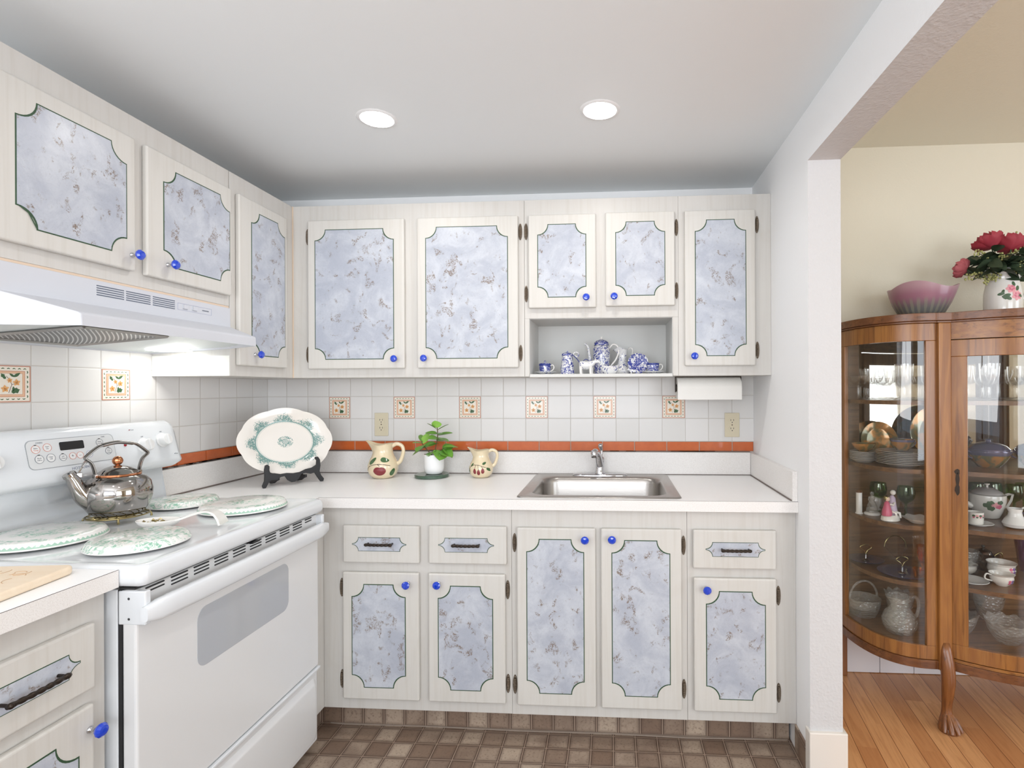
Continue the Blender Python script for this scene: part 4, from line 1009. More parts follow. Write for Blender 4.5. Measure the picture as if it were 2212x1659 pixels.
b = MB(); b.tube(bez([(.004, 0, .084), (.009, .004, .102), (.007, .006, .120), (.003, .004, .134)], 6), [.0085, .0082, .0078, .0070, .0064, .006, .0058, .0058, .0058, .0060, .0062, .0066, .0070, .0075, .0080, .0085, .0088, .009, .009][:19], 14); b.ball((.003, .003, .138), .0115, 16)
b.obj('lever_handle', MT['chrome'], fa)

# ================================================================== things on the countertop
# oval platter on a black easel
PX, PYY = .345, -.352
ang = math.atan2(.174, .147)           # direction from left foot to right foot
ps = thing('plate_stand', 'black scalloped easel holding the oval platter', 'plate stand', (PX, PYY, CT), ang)
# local x along the feet, -y is front (faces the room)
fr = [(-.118, 0), (-.108, -.0), (-.096, .022), (-.088, .030), (-.066, .030), (-.050, .040), (-.034, .042), (-.022, .022), (-.008, .013), (.006, .013), (.020, .022), (.032, .044), (.050, .046), (.070, .040), (.086, .044), (.100, .020), (.112, .001), (.124, .001), (.127, .012), (.114, .030), (.108, .048), (.112, .072), (.110, .098), (.102, .112), (.090, .112), (.089, .104), (.096, .096), (.094, .076), (.076, .066), (.050, .062), (.026, .052), (.000, .050), (-.026, .054), (-.050, .052), (-.072, .058), (-.090, .060), (-.094, .074), (-.093, .090), (-.100, .098), (-.110, .094), (-.113, .076), (-.112, .050), (-.113, .030), (-.121, .010)]
MB().prism(fr, -.006, .006).obj('front_frame', MT['black_matte'], ps, bevel=.002)
for s in (-1, 1):

    b = MB(); b.prism([(0, .026), (.03, .018), (.06, .006), (.10, 0), (.115, 0), (.112, .03), (.100, .10), (.094, .15), (.086, .15), (.072, .10), (.058, .05), (.046, .033), (0, .038)], -.004, .004, 0, Matrix.Translation((s*.055, .0065, 0)) @ Matrix.Rotation(PI/2, 4, 'Z'))
    b.obj('back_leg', MT['black_matte'], ps, bevel=.0015)
pa, pb = .189, .1455
def plim(s, a): return s*(1 + .022*(abs(math.cos(4*a+.2))**.8-.35)*(1.7 if s > .9 else .4))
loops = []; NA = 120
for s, z in ((.30, .000), (.62, .0), (.66, .002), (.70, .008), (.86, .016), (.965, .021), (1.0, .0235), (1.0, .0255), (.965, .0245), (.86, .0195), (.72, .012), (.67, .006), (.62, .0045), (.30, .004)):
    loops.append([(pa*plim(s, a)*math.cos(a), pb*plim(s, a)*math.sin(a), z) for a in [2*PI*i/NA for i in range(NA)]])
pl = MB().loft(loops).obj('platter', MT['platter'], sharp=60)
tag(pl, 'large oval platter with teal floral border standing on a black easel', 'platter')
tilt = math.radians(16)
# local: x along, y up the plate, z outward (front)
ex = Vector((math.cos(ang), math.sin(ang), 0)); back = Vector((-math.sin(ang), math.cos(ang), 0)); up_ = Vector((0, 0, 1))*math.cos(tilt) + back*math.sin(tilt); nn = ex.cross(up_)
ctr = Vector((PX, PYY, CT)) + back*.082 + Vector((0, 0, .180)) - ex*.006
pl.matrix_world = Matrix(((ex.x, up_.x, nn.x, ctr.x), (ex.y, up_.y, nn.y, ctr.y), (ex.z, up_.z, nn.z, ctr.z), (0, 0, 0, 1)))

def pitcher(loc, S, label, fruit, rz):
    t = thing('pitcher', label, 'pitcher', loc, rz, 'cream pottery pitchers with painted fruit')
    prof = [(.038, 0), (.044, .002), (.058, .016), (.0655, .036), (.0655, .056), (.058, .078), (.048, .096), (.0425, .112), (.0415, .128), (.044, .145), (.0465, .152)]
    inn = [(.0445, .153), (.041, .146), (.0375, .128), (.0385, .112), (.045, .094), (.054, .074), (.060, .05), (.055, .02), (0, .008)]
    def fn(r, z, a):
        d = (a-PI+PI) % (2*PI) - PI        # angle from local -x
        d = abs(((a - PI) + PI) % (2*PI) - PI)
        tt = max(0, (z-.105)/.048)
        k_ = math.exp(-(d/.42)**2)
        return r + .030*tt**1.5*k_, z + .014*tt**2*k_ - .006*tt**2*math.exp(-((d-1.3)/.7)**2)
    M_ = Matrix.Scale(S, 4)
    b = MB().lathe([(0, .003)] + prof + inn, 56, M_, fn=fn)
    bo = b.obj('body', MT['cream'], t, sharp=60)
    hpts = bez([(.038, 0, .140), (.060, 0, .149), (.082, 0, .140), (.089, 0, .118), (.084, 0, .092), (.074, 0, .070), (.060, 0, .060)], 6)
    MB().tube([Vector(p)*S for p in hpts], [S*(.0078-.0015*math.sin(PI*i/(len(hpts)-1))) for i in range(len(hpts))], 14, flat=1.25, up=(0, 1, 0)).obj('handle', MT['cream'], t)
    def dec(poly, mt, nm, off=.0007): MB().decal(prof, poly, 0, M_, off, fn=fn).obj(nm, MT[mt], bo)
    def leaf(ca, cz, L, w, rot):
        pts = []
        for i in range(16):
            u_ = 2*PI*i/16; x = math.cos(u_)*L/2; y = math.sin(u_)*w/2*(1-.25*math.cos(u_)); xr = x*math.cos(rot)-y*math.sin(rot); yr = x*math.sin(rot)+y*math.cos(rot); pts.append((ca+xr/.06, cz+yr))
        return pts
    def stem(pts, w):
        L1, L2 = [], []
        b_ = MB(); Rr = lambda a, z: None
        for (a0, z0), (a1, z1) in zip(pts, pts[1:]):
            dx, dz = (a1-a0)*.06, z1-z0; L = math.hypot(dx, dz); nx, nz = -dz/L*w, dx/L*w
            b_.decal(prof, [(a0-nx/.06, z0-nz), (a0+nx/.06, z0+nz), (a1+nx/.06, z1+nz), (a1-nx/.06, z1-nz)], 0, M_, .0010, 2, fn=fn)
        b_.obj('painted_stem', MT['pot_brown'], bo)
    F0 = -PI/2
    if fruit == 'apple':
        ap = []
        for i in range(28):
            u_ = 2*PI*i/28; rr = .0215*(1 - .16*math.exp(-((u_-PI/2)/.35)**2)); ap.append((F0+.05+rr*1.15*math.cos(u_)/.06, .037+rr*.92*math.sin(u_)))
        dec(ap, 'pot_red', 'painted_apple', .0009)
        for a_, z_, L, w, ro in ((-.55, .080, .040, .020, .75), (.42, .084, .040, .020, -.15), (.95, .030, .034, .022, 1.2)): dec(leaf(F0+a_, z_, L, w, ro), 'pot_green', 'painted_leaf')
        stem([(F0-1.0, .042), (F0-.75, .056), (F0-.40, .064), (F0, .067), (F0+.4, .064), (F0+.75, .058)], .0012); stem([(F0-.1, .067), (F0+.05, .058)], .001)
    else:
        for a_, z_ in ((-.42, .040), (-.08, .034), (.27, .042)): dec(leaf(F0+a_, z_, .030, .016, PI/2), 'pot_red', 'painted_bud')
        for a_, z_, L, w, ro in ((-.75, .074, .022, .011, 1.0), (.45, .082, .026, .012, .4), (.80, .048, .030, .014, -.6), (-1.1, .040, .026, .012, 1.7)): dec(leaf(F0+a_, z_, L, w, ro), 'pot_green', 'painted_leaf')
        stem([(F0-1.1, .050), (F0-.85, .066), (F0-.55, .074), (F0-.1, .073), (F0+.4, .062), (F0+.95, .052)], .0013); stem([(F0-.42, .055), (F0-.35, .073)], .0009); stem([(F0-.08, .050), (F0-.15, .072)], .0009); stem([(F0+.27, .057), (F0+.1, .070)], .0009)
    return t
pitcher((.655, -.150, CT+.0005), 1.045, 'larger cream pottery pitcher painted with a red apple, nearest the oval platter', 'apple', .12)
pitcher((1.110, -.120, CT+.0005), .845, 'smaller cream pottery pitcher painted with three red buds, right of the potted plant', 'bud', .10)

# potted plant on a green stone slab
gs = MB().lathe([(0, 0), (.076, 0), (.079, .003), (.079, .012), (.076, .015), (0, .015)], 56).obj('stone_coaster', MT['green_stone']); gs.location = (.878, -.125, CT+.0004)
tag(gs, 'round dark green marble slab under the potted plant', 'coaster')
PZ = CT+.0160
pt = thing('potted_plant', 'small green leafy plant in a white ceramic pot on the counter', 'plant', (.888, -.125, PZ))
MB().lathe([(0, 0), (.032, 0), (.038, .003), (.043, .012), (.0455, .03), (.0465, .088), (.0465, .091), (.0435, .091), (.043, .078), (0, .078)], 40).obj('pot', MT['porcelain_w'], pt)
MB().lathe([(0, .0785), (.042, .0785), (.02, .083), (0, .084)], 24).obj('soil', MT['soil'], pt)
def leafmesh(L, w, fold=.25, curl=.2):
    vs = []; fs = []; n = 9
    for i in range(n+1):
        t = i/n; ww = w*(math.sin(PI*t**.85))**.75*.5 + .0008; z = -curl*L*t*t
        for k_, f_ in ((-1, 1), (-.5, .45), (0, 0), (.5, .45), (1, 1)): vs.append((t*L, k_*ww, z + fold*ww*f_))
    for i in range(n):
        for k_ in range(4):
            a = i*5+k_; fs.append((a, a+1, a+6, a+5))
    m_ = len(vs); vs += [(p[0], p[1], p[2]-.0007) for p in vs]; fs += [tuple(reversed([q_+m_ for q_ in f])) for f in fs]
    return vs, fs
stems = [((0, 0, .080), (.010, 0, .130), (.018, .0, .175), (.016, 0, .215)), ((-.006, 0, .080), (-.028, -.004, .108), (-.048, -.004, .130), (-.058, -.004, .150)), ((.004, .004, .080), (.030, 0, .105), (.048, -.004, .120))]
b = MB()
for s in stems: b.tube(bez(s, 5), .0022, 8)
b.obj('stem', MT['stem'], pt)
lv = [ # base, heading deg, elevation deg, length, width
 ((.016, 0, .213), -100, 62, .036, .036, 1), ((.016, 0, .205), 175, 35, .050, .020, 0), ((.018, 0, .203), 10, 32, .050, .020, 0), ((.018, 0, .190), -50, -5, .034, .024, 0), ((.018, 0, .186), 190, 8, .050, .024, 0), ((.018, 0, .180), 0, 12, .062, .020, 0),
 ((.018, 0, .168), -120, 2, .046, .032, 0), ((.018, 0, .165), -20, -8, .056, .032, 0), ((.014, 0, .152), 60, 10, .045, .03, 0), ((.010, 0, .140), 200, -8, .055, .036, 0),
 ((-.050, -.004, .140), 60, 58, .052, .030, 1), ((-.056, -.004, .148), 110, 40, .045, .028, 0), ((-.056, -.004, .142), 185, 6, .038, .036, 1), ((-.050, -.004, .132), -100, -18, .052, .040, 0), ((-.044, -.004, .122), 175, -28, .062, .040, 0), ((-.040, 0, .120), 0, 24, .060, .030, 0),
 ((.030, 0, .108), -75, -30, .060, .052, 0), ((.036, 0, .110), -30, -18, .062, .046, 0), ((.048, -.004, .122), 0, 6, .060, .046, 1), ((.046, 0, .118), -25, -34, .058, .040, 0), ((.040, 0, .116), 40, 12, .055, .036, 0), ((-.002, 0, .104), -95, -12, .050, .040, 0)]
for bp, hd_, el, L, w, lt in lv:
    vs, fs = leafmesh(L*1.15, w*1.3, .2, .08)
    M_ = Matrix.Translation(bp) @ Matrix.Rotation(math.radians(hd_), 4, 'Z') @ Matrix.Rotation(math.radians(-el), 4, 'Y') @ Matrix.Rotation(random.uniform(-.5, .5), 4, 'X')
    MB().add(vs, fs, 0, True, M_).obj('leaf', MT['leaf_light' if lt else 'leaf'], pt)

# paper towels under the cabinet
tw = thing('paper_towel_roll', 'white paper towel roll hanging under the wall cabinet at the right', 'paper towel roll', (2.146, -.155, 1.325))
MB().lathe([(.020, -.138), (.0475, -.138), (.0475, .138), (.020, .138)], 48, Matrix.Rotation(PI/2, 4, 'Y')).box(-.138, .138, -.0485, -.0470, -.052, .006).obj('paper', MT['paper'], tw)
MB().lathe([(.0175, -.137), (.0199, -.137), (.0199, .137), (.0175, .137)], 32, Matrix.Rotation(PI/2, 4, 'Y')).obj('cardboard_core', MT['cardboard'], tw)
th_ = thing('towel_holder', 'dark metal holder arms gripping the paper towel roll', 'towel holder', (2.146, -.155, 1.3755))
for s in (-1, 1):
    b = MB(); b.box(s*.1435-.0015, s*.1435+.0015, -.011, .011, -.070, .0); b.lathe([(0, 0), (.016, 0), (.016, .006), (0, .006)], 20, TR(s*.1405, 0, -.0505, 0, 0, -s*PI/2)); b.obj('arm', MT['bronze'], th_, bevel=.001)
MB().box(-.142, .142, -.011, .011, -.0035, .0002).obj('mounting_bar', MT['bronze'], th_)

# outlets
def outlet(x, z, label):
    t = thing('outlet', label, 'outlet', (x, -.0045, z), group='ivory wall outlets')
    MB().box(-.0345, .0345, -.0005, .0040, -.0570, .0570).obj('cover_plate', MT['ivory'], t, bevel=.0022, seg=3)
    MB().lathe([(0, 0), (.0032, 0), (.002, .001), (0, .0012)], 12, TR(0, -.0005, 0, 0, PI/2)).obj('screw', MT['antique'], t)
    for s in (-1, 1):
        zc_ = s*.0195
        pl_ = [(.0170*math.cos(a), zc_ + max(-.0142, min(.0142, .0170*math.sin(a)))) for a in [2*PI*i/36 for i in range(36)]]
        f = MB().prism(pl_, -.0019, .001).obj('receptacle', MT['ivory'], t, bevel=.0004)
        b = MB()
        for x_ in (-.0063, .0063): b.prism([(x_-.0011, zc_-.0005), (x_+.0011, zc_-.0005), (x_+.0011, zc_+.0075), (x_-.0011, zc_+.0075)], -.0022, -.0017)
        b.prism([(.0024*math.cos(a), zc_-.0075+.0024*math.sin(a)) for a in [2*PI*i/14 for i in range(14)]], -.0022, -.0017)
        b.obj('slots', MT['black_matte'], f)
outlet(.583, 1.1515, 'ivory wall outlet between the oval platter and the potted plant')
outlet(2.285, 1.1490, 'ivory wall outlet under the paper towel roll beside the right wall')
# ================================================================== blue and white china in the niche
NZ = 1.3873
def lathe_item(name, prof, mt, label, cat, loc, rz=0, n=40, group=None, fn=None, sx=1, sy=1):
    t = thing(name, label, cat, loc, rz, group)
    MB().lathe(prof, n, fn=fn, sx=sx, sy=sy).obj('body', MT[mt], t, sharp=50)
    return t
def cup_saucer(loc, rz, label, lid):
    s = MB().lathe([(0, .002), (.024, 0), (.028, .001), (.040, .006), (.050, .010), (.0495, .0112), (.036, .0075), (.024, .004), (0, .0038)], 40).obj('saucer', MT['bw_light']); s.location = loc
    tag(s, 'saucer under the ' + label, 'saucer')
    t = thing('teacup', label, 'cup', (loc[0]-.002, loc[1], loc[2]+.0042), rz)
    bo = MB().lathe([(0, .001), (.016, 0), (.019, .001), (.0245, .010), (.0262, .022), (.0265, .042), (.0255, .042), (.0245, .022), (.018, .006), (0, .005)], 36).obj('body', MT['bw_dense'], t)
    MB().lathe([(.0266, .034), (.0269, .0345), (.0270, .0415), (.0264, .0424)], 36).obj('rim_band', MT['bw_band'], bo)
    MB().tube(bez([(.025, 0, .034), (.038, 0, .037), (.043, 0, .026), (.036, 0, .014), (.025, 0, .011)], 5), .0022, 8).obj('handle', MT['porcelain'], t)
    if lid:
        MB().lathe([(.0262, .0427), (.0250, .0445), (.012, .0480), (.005, .0490), (.004, .052), (.006, .055), (.003, .058), (0, .0585)], 32).obj('lid', MT['bw_dense'], t)
    return t
cup_saucer((1.424, -.205, NZ), -.3, 'blue and white lidded cup at the left end of the niche', True)
cup_saucer((1.902, -.205, NZ), .2, 'blue and white teacup at the right end of the niche', False)
t = thing('chocolate_pot', 'tapered blue and white pot with loop handle beside the lidded cup', 'pot', (1.521, -.195, NZ))
bo = MB().lathe([(0, .001), (.031, 0), (.0325, .002), (.031, .020), (.027, .050), (.0235, .080), (.0245, .083), (.0225, .084), (0, .083)], 40).obj('body', MT['bw'], t)
MB().lathe([(.0247, .0835), (.0255, .087), (.024, .092), (.010, .098), (.003, .099), (.0035, .104), (0, .106)], 32).obj('lid', MT['bw_dense'], t)
MB().tube(bez([(.023, 0, .085), (.034, 0, .098), (.047, 0, .096), (.050, 0, .084), (.042, 0, .078), (.034, 0, .084)], 5), .0028, 8).obj('handle', MT['bw_light'], t)
# cow creamer
t = thing('cow_creamer', 'white cow-shaped creamer with blue flowers standing in the niche', 'creamer', (1.612, -.215, NZ), -.15)
b = MB(); loops = []
for x, z, rx, rz_ in ((-.037, .042, .004, .005), (-.034, .042, .014, .016), (-.022, .040, .0185, .0195), (0, .038, .0185, .019), (.018, .041, .016, .018), (.027, .047, .012, .014), (.035, .055, .009, .0095), (.046, .056, .0085, .0085), (.056, .051, .006, .006), (.060, .050, .003, .003)):
    loops.append([(x, rx*math.cos(a), z+rz_*math.sin(a)) for a in [2*PI*i/20 for i in range(20)]])
b.loft(loops); bo = b.obj('body', MT['bw_light'], t, sharp=80)
for i, (x, y) in enumerate(((-.028, -.010), (-.028, .010), (.016, -.010), (.018, .010))):
    MB().tube([(x, y, .034), (x-.001, y, .014), (x+.001, y, .0005)], [.0085, .0055, .0062], 12).obj('leg', MT['porcelain'], t)
for s in (-1, 1):
    MB().tube([(.040, s*.006, .062), (.036, s*.012, .066)], [.0028, .001], 8).obj('horn', MT['porcelain'], t)
MB().tube(bez([(-.036, 0, .052), (-.046, 0, .066), (-.058, 0, .078), (-.068, 0, .086)], 5), .0018, 8).obj('tail', MT['bw_band'], t)
MB().tube(bez([(-.020, .0, .058), (-.008, 0, .066), (.006, 0, .060)], 5), .0016, 8).obj('back_handle', MT['bw_band'], t)
# tall coffee pot
t = thing('coffee_pot', 'tall blue and white coffee pot with curved spout and white handle in the niche', 'coffee pot', (1.672, -.130, NZ))
bo = MB().lathe([(0, .002), (.030, 0), (.033, .003), (.0355, .020), (.038, .055), (.0395, .090), (.038, .118), (.033, .130), (.031, .132), (0, .131)], 48).obj('body', MT['bw'], t)
ld = MB().lathe([(.0335, .1325), (.0350, .136), (.033, .146), (.022, .155), (.008, .160), (0, .1605)], 40).obj('lid', MT['bw_dense'], t)
MB().lathe([(.006, .160), (.0045, .165), (.0065, .168), (.0065, .172), (0, .173)], 20).obj('lid_knob', MT['porcelain'], ld)
MB().tube(bez([(-.034, 0, .035), (-.050, 0, .060), (-.056, 0, .095), (-.062, 0, .128), (-.076, 0, .142)], 6), [.010-.0062*i/24 for i in range(25)], 14).obj('spout', MT['bw_light'], t)
MB().tube(bez([(.034, 0, .118), (.052, 0, .137), (.072, 0, .130), (.078, 0, .105), (.066, 0, .070), (.046, 0, .044), (.035, 0, .030)], 6), .0040, 10).obj('handle', MT['porcelain'], t)
# small white boat in front
t = thing('sauce_boat', 'small white sauce boat with blue sprigs in front of the tall coffee pot', 'sauce boat', (1.712, -.235, NZ), .1)
b = MB(); loops = []
for sc, z in ((.45, .0), (.62, .002), (.86, .014), (1.0, .034), (.96, .034), (.8, .014), (.5, .006)):
    loops.append([((.040*sc+(.012*sc if math.cos(a) < -.5 else 0)*max(0, z-.01)/.024)*math.cos(a), .022*sc*math.sin(a), z + (.010*max(0, abs(math.cos(a))-.4) if z > .03 else 0)) for a in [2*PI*i/32 for i in range(32)]])
b.loft(loops).obj('body', MT['bw_light'], t, sharp=60)
MB().tube(bez([(.040, 0, .034), (.052, 0, .040), (.052, 0, .026), (.036, 0, .016)], 5), .0025, 8).obj('handle', MT['porcelain'], t)
# wavy jug
t = thing('jug', 'waisted blue and white jug with wavy rim, right of the tall coffee pot', 'jug', (1.768, -.115, NZ), PI)
MB().lathe([(0, .002), (.030, 0), (.034, .004), (.036, .016), (.030, .034), (.0205, .060), (.0190, .085), (.023, .105), (.030, .118), (.0285, .119), (.020, .100), (.016, .08), (.016, .02), (0, .01)], 40, fn=lambda r, z, a: (r + (.016*max(0, (z-.09)/.03)*math.exp(-(((a-PI-.0))/.5)**2)), z + (.006*math.cos(3*a)*max(0, (z-.09)/.03)))).obj('body', MT['bw_light'], t, sharp=60)
for c in t.children: c.data.transform(Matrix.Rotation(0, 4, 'Z'))
MB().tube(bez([(.024, 0, .112), (.036, 0, .122), (.046, 0, .112), (.042, 0, .085), (.030, 0, .060), (.021, 0, .052)], 5), .0026, 8).obj('handle', MT['porcelain'], t)
t.rotation_euler = (0, 0, 0)
# standing plate
pp = MB().lathe([(0, .002), (.024, 0), (.028, .002), (.045, .007), (.0465, .0085), (.044, .009), (.028, .0045), (0, .0042)], 48, fn=lambda r, z, a: (r*(1+(.03*math.cos(14*a) if r > .042 else 0)), z)).obj('display_plate', MT['bw_dense'])
tag(pp, 'small blue patterned plate standing up at the right of the niche', 'plate'); pp.location = (1.836, -.165, NZ+.0475); pp.rotation_euler = (math.radians(80), 0, .05)
t = thing('dog_figurine', 'tiny white spotted dog figurine in front of the standing plate', 'figurine', (1.815, -.235, NZ), .1)
b = MB(); loops = []
for x, z, r_ in ((-.020, .013, .002), (-.017, .013, .0065), (-.006, .0125, .0075), (.008, .0115, .0070), (.016, .010, .0055), (.021, .009, .002)):
    loops.append([(x, r_*math.cos(a), z+r_*math.sin(a)) for a in [2*PI*i/14 for i in range(14)]])
b.loft(loops); b.ball((-.021, 0, .019), .0065, 12); b.ball((-.027, 0, .017), .0032, 8)
for x, y in ((-.012, -.004), (-.012, .004), (.012, -.004), (.012, .004)): b.tube([(x, y, .011), (x, y, .0003)], .0026, 8)
b.obj('body', MT['bw_light'], t, sharp=70)
for s in (-1, 1): MB().ball((-.019, s*.0055, .0235), .0022, 8, sc=(1, .6, 1.4)).obj('ear', MT['bw_band'], t)

# ================================================================== curved-glass china cabinet
XC = 3.36
def left_side(n=60):
    pts = []
    for i in range(n+1):
        a = PI - (PI/2)*i/n; c_, s_ = math.cos(a), math.sin(a)
        pts.append((3.0 + .25*math.copysign(abs(c_)**(2/2.6), c_), -.030 - .365*abs(s_)**(2/2.6)))
    return pts
def bow(x): return -.400 - .125*(1 - ((x-XC)/.325)**2)
LS = left_side(); DR = [(3.0365 + .647*i/30, bow(3.0365 + .647*i/30)) for i in range(31)]
RS = [(2*XC-p[0], p[1]) for p in LS][::-1]
OUT = LS[:-1] + [(2.985, -.397), (3.035, -.400)] + DR[1:-1] + [(3.685, -.400), (3.735, -.397)] + RS[1:]
def offs(pts, d):
    out = []
    for i, p in enumerate(pts):
        a = pts[max(i-1, 0)]; b_ = pts[min(i+1, len(pts)-1)]; tx, ty = b_[0]-a[0], b_[1]-a[1]; L = math.hypot(tx, ty) or 1
        out.append((p[0] + ty/L*d, p[1] - tx/L*d))    # positive d = outwards (towards the room)
    return out
def band(pts, d0, d1, z0, z1, b=None):
    b = b or MB(); A = offs(pts, d0); B_ = offs(pts, d1)
    loops = [[(a[0], a[1], z0), (c[0], c[1], z0), (c[0], c[1], z1), (a[0], a[1], z1)] for a, c in zip(A, B_)]
    b.loft(loops, 0, True); return b
def slab(pts, d, z0, z1, b=None):
    b = b or MB(); P = offs(pts, d); P = [(P[0][0], -.004)] + P + [(P[-1][0], -.004)]
    b.prism(P, z0, z1, axis='z'); return b
DT = MT
cc = thing('china_cabinet', 'golden oak bow-front china cabinet with curved glass sides and claw feet', 'cabinet', (XC, -.2, 0))
def put(o): o.location = (-XC, .2, 0) if o.parent == cc else (0, 0, 0); return o
def part(b, name, mt, par=None, **k): return put(b.obj(name, MT[mt] if isinstance(mt, str) else mt, par or cc, **k))
part(slab(OUT, .020, 1.582, 1.612), 'top_board', 'oak_dark', bevel=.007, seg=3)
part(slab(OUT, .010, 1.5745, 1.5815), 'top_moulding', 'oak_dark', bevel=.002)
part(slab(OUT, .006, .221, .2545), 'base_moulding', 'oak_dark', bevel=.006, seg=3)
part(slab(OUT, -.012, .2950, .3090), 'floor_board', 'oak_in')
for pts, nm in ((LS, 'l'), (RS, 'r')):
    if nm == 'l': fs_, st1, st2, mid = pts, [p for p in pts if p[1] > -.125], [p for p in pts if p[0] > 2.942], [p for p in pts if p[1] < -.110 and p[0] < 2.955]
    else: fs_, st1, st2, mid = pts, [p for p in pts if p[1] > -.125], [p for p in pts if p[0] < 2*XC-2.942], [p for p in pts if p[1] < -.110 and p[0] > 2*XC-2.955]
    b = band(fs_, -.018, 0, .2550, .3085); band(fs_, -.018, 0, 1.5060, 1.5740, b); band(st1, -.018, .0, .3086, 1.5059, b); band(st2, -.018, .0, .3086, 1.5059, b)
    f = part(b, 'side_frame', 'oak', bevel=.0015)
    part(band(mid, -.011, -.008, .3087, 1.5058), 'curved_glass', 'pane', f)
b = band(DR, -.018, .0, 1.5095, 1.5740); part(b, 'upper_rail', 'oak_h')
part(band(DR, -.018, .0, .2550, .2660), 'lower_rail', 'oak_h')
b = band(DR, -.020, .002, 1.4420, 1.5060); band(DR, -.020, .002, .2690, .3250, b)
band(DR[:3], -.020, .002, .3251, 1.4419, b); band(DR[-3:], -.020, .002, .3251, 1.4419, b)
cd = part(b, 'door', 'oak', bevel=.0015)
part(band(DR[2:-2], -.012, -.009, .3252, 1.4418), 'bowed_glass', 'pane', cd)
kp = MB(); kp.prism([(0, .052), (.006, .048), (.011, .040), (.005, .030), (.007, .012), (.004, -.010), (.008, -.022), (.009, -.034), (.004, -.046), (0, -.052), (-.004, -.046), (-.009, -.034), (-.008, -.022), (-.004, -.010), (-.007, .012), (-.005, .030), (-.011, .040), (-.006, .048)], -.0018, 0, 0, TR(3.052, bow(3.052)-.0025, .955, -.35))
part(kp, 'keyhole_plate', 'bronze', cd)
part(MB().prism([(.0022*math.cos(a), .034+.004*math.sin(a)) for a in [2*PI*i/12 for i in range(12)]], -.0022, -.0015, 0, TR(3.052, bow(3.052)-.0025, .955, -.35)), 'keyhole', 'black', cd)
for s in (-1, 1):
    x0 = 3.010 if s < 0 else 2*XC-3.010
    part(MB().box(x0-.0235, x0+.0235, -.412, -.378, .2205, 1.5742), 'post', 'oak', bevel=.004)
    b = MB(); loops = []
    for z, cy, rx, ry in ((.330, -.411, .012, .004), (.300, -.414, .020, .010), (.262, -.419, .0235, .020), (.220, -.422, .0245, .026), (.185, -.424, .0235, .026), (.14, -.420, .0210, .022), (.10, -.414, .0185, .018), (.075, -.412, .0175, .017), (.055, -.414, .0210, .020), (.035, -.420, .030, .028), (.015, -.425, .036, .035), (.002, -.428, .0375, .037), (.0, -.428, .036, .036)):
        loops.append([(x0 + rx*math.cos(a), cy + ry*math.sin(a), z) for a in [2*PI*i/24 for i in range(24)]])
    b.loft(loops[::-1])
    lg = part(b, 'leg', 'oak_leg', sharp=80)
    for k_ in range(4):
        a = math.radians(-142 + 35*k_); dx, dy = math.cos(a), math.sin(a)
        part(MB().tube([(x0+dx*.012, -.412+dy*.012, .062), (x0+dx*.026, -.418+dy*.026, .040), (x0+dx*.034, -.424+dy*.034, .020), (x0+dx*.040, -.428+dy*.040, .006)], [.007, .0095, .0105, .0075], 12), 'toe', 'oak_leg', lg)
    xb = 2.775 if s < 0 else 2*XC-2.775
    part(MB().box(xb-.018, xb+.018, -.046, -.016, .0, .2205), 'leg', 'oak_leg', bevel=.005)
part(MB().box(2.752, 2*XC-2.752, -.0165, -.0125, .3100, 1.5740), 'back_panel', 'oak_in')
part(MB().box(2.86, 2*XC-2.86, -.0200, -.0170, 1.02, 1.545), 'mirror', 'mirror')
b = MB()
for x in (2.855, 3.02, 2*XC-3.02, 2*XC-2.855): b.box(x-.012, x+.012, -.0245, -.0202, .3101, 1.5739)
SH = (1.270, .995, .770, .545)
for z in SH: part(slab(OUT, -.026, z-.017, z), 'shelf', 'oak_in', bevel=.002)

# ---- contents
def profile_thing(name, prof, mt, n=28, **k): return MB().lathe(prof, n, **k).obj(name, MT[mt])
coupe = profile_thing('champagne_coupe', [(0, .0015), (.030, 0), (.031, .001), (.008, .004), (.0042, .012), (.0060, .030), (.0042, .052), (.006, .060), (.022, .066), (.036, .078), (.042, .098), (.0412, .098), (.035, .080), (.020, .069), (0, .064)], 'glass')
wine = profile_thing('wine_glass', [(0, .0015), (.028, 0), (.029, .001), (.008, .004), (.0042, .014), (.0055, .034), (.005, .050), (.014, .058), (.028, .078), (.0315, .102), (.0335, .142), (.0327, .142), (.0305, .102), (.026, .080), (.012, .062), (0, .058)], 'glass')
cs = [(2.822, -.225, 0), (2.812, -.120, 0), (2.855, -.115, 1), (2.878, -.225, 0), (2.915, -.300, 1), (2.945, -.150, 1), (2.965, -.250, 0), (3.000, -.330, 1), (3.035, -.190, 0), (3.020, -.100, 1), (3.090, -.300, 1), (3.120, -.180, 1), (3.160, -.090, 1), (3.170, -.260, 1), (3.215, -.350, 1), (3.240, -.180, 0), (3.290, -.290, 0), (3.320, -.150, 1), (3.370, -.360, 0), (3.410, -.220, 1), (3.470, -.300, 1), (3.50, -.150, 0), (3.58, -.25, 1), (3.66, -.16, 0), (3.72, -.28, 1)]
random.seed(2); u_ = [0, 0]
for x, y, k_ in cs:
    src = wine if k_ else coupe
    if u_[k_] == 0: o = src
    else: o = src.copy(); C.objects.link(o)
    u_[k_] += 1
    o.location = (x, y, SH[0]+.0006); sc = random.uniform(.94, 1.06); o.scale = (sc, sc, sc)
    if k_: tag(o, 'clear stemmed wine glass on the top shelf of the china cabinet', 'wine glass', 'wine glasses on the cabinet top shelf')
    else: tag(o, 'clear wide-bowled champagne coupe on the top shelf of the china cabinet', 'champagne glass', 'champagne coupes on the cabinet top shelf')
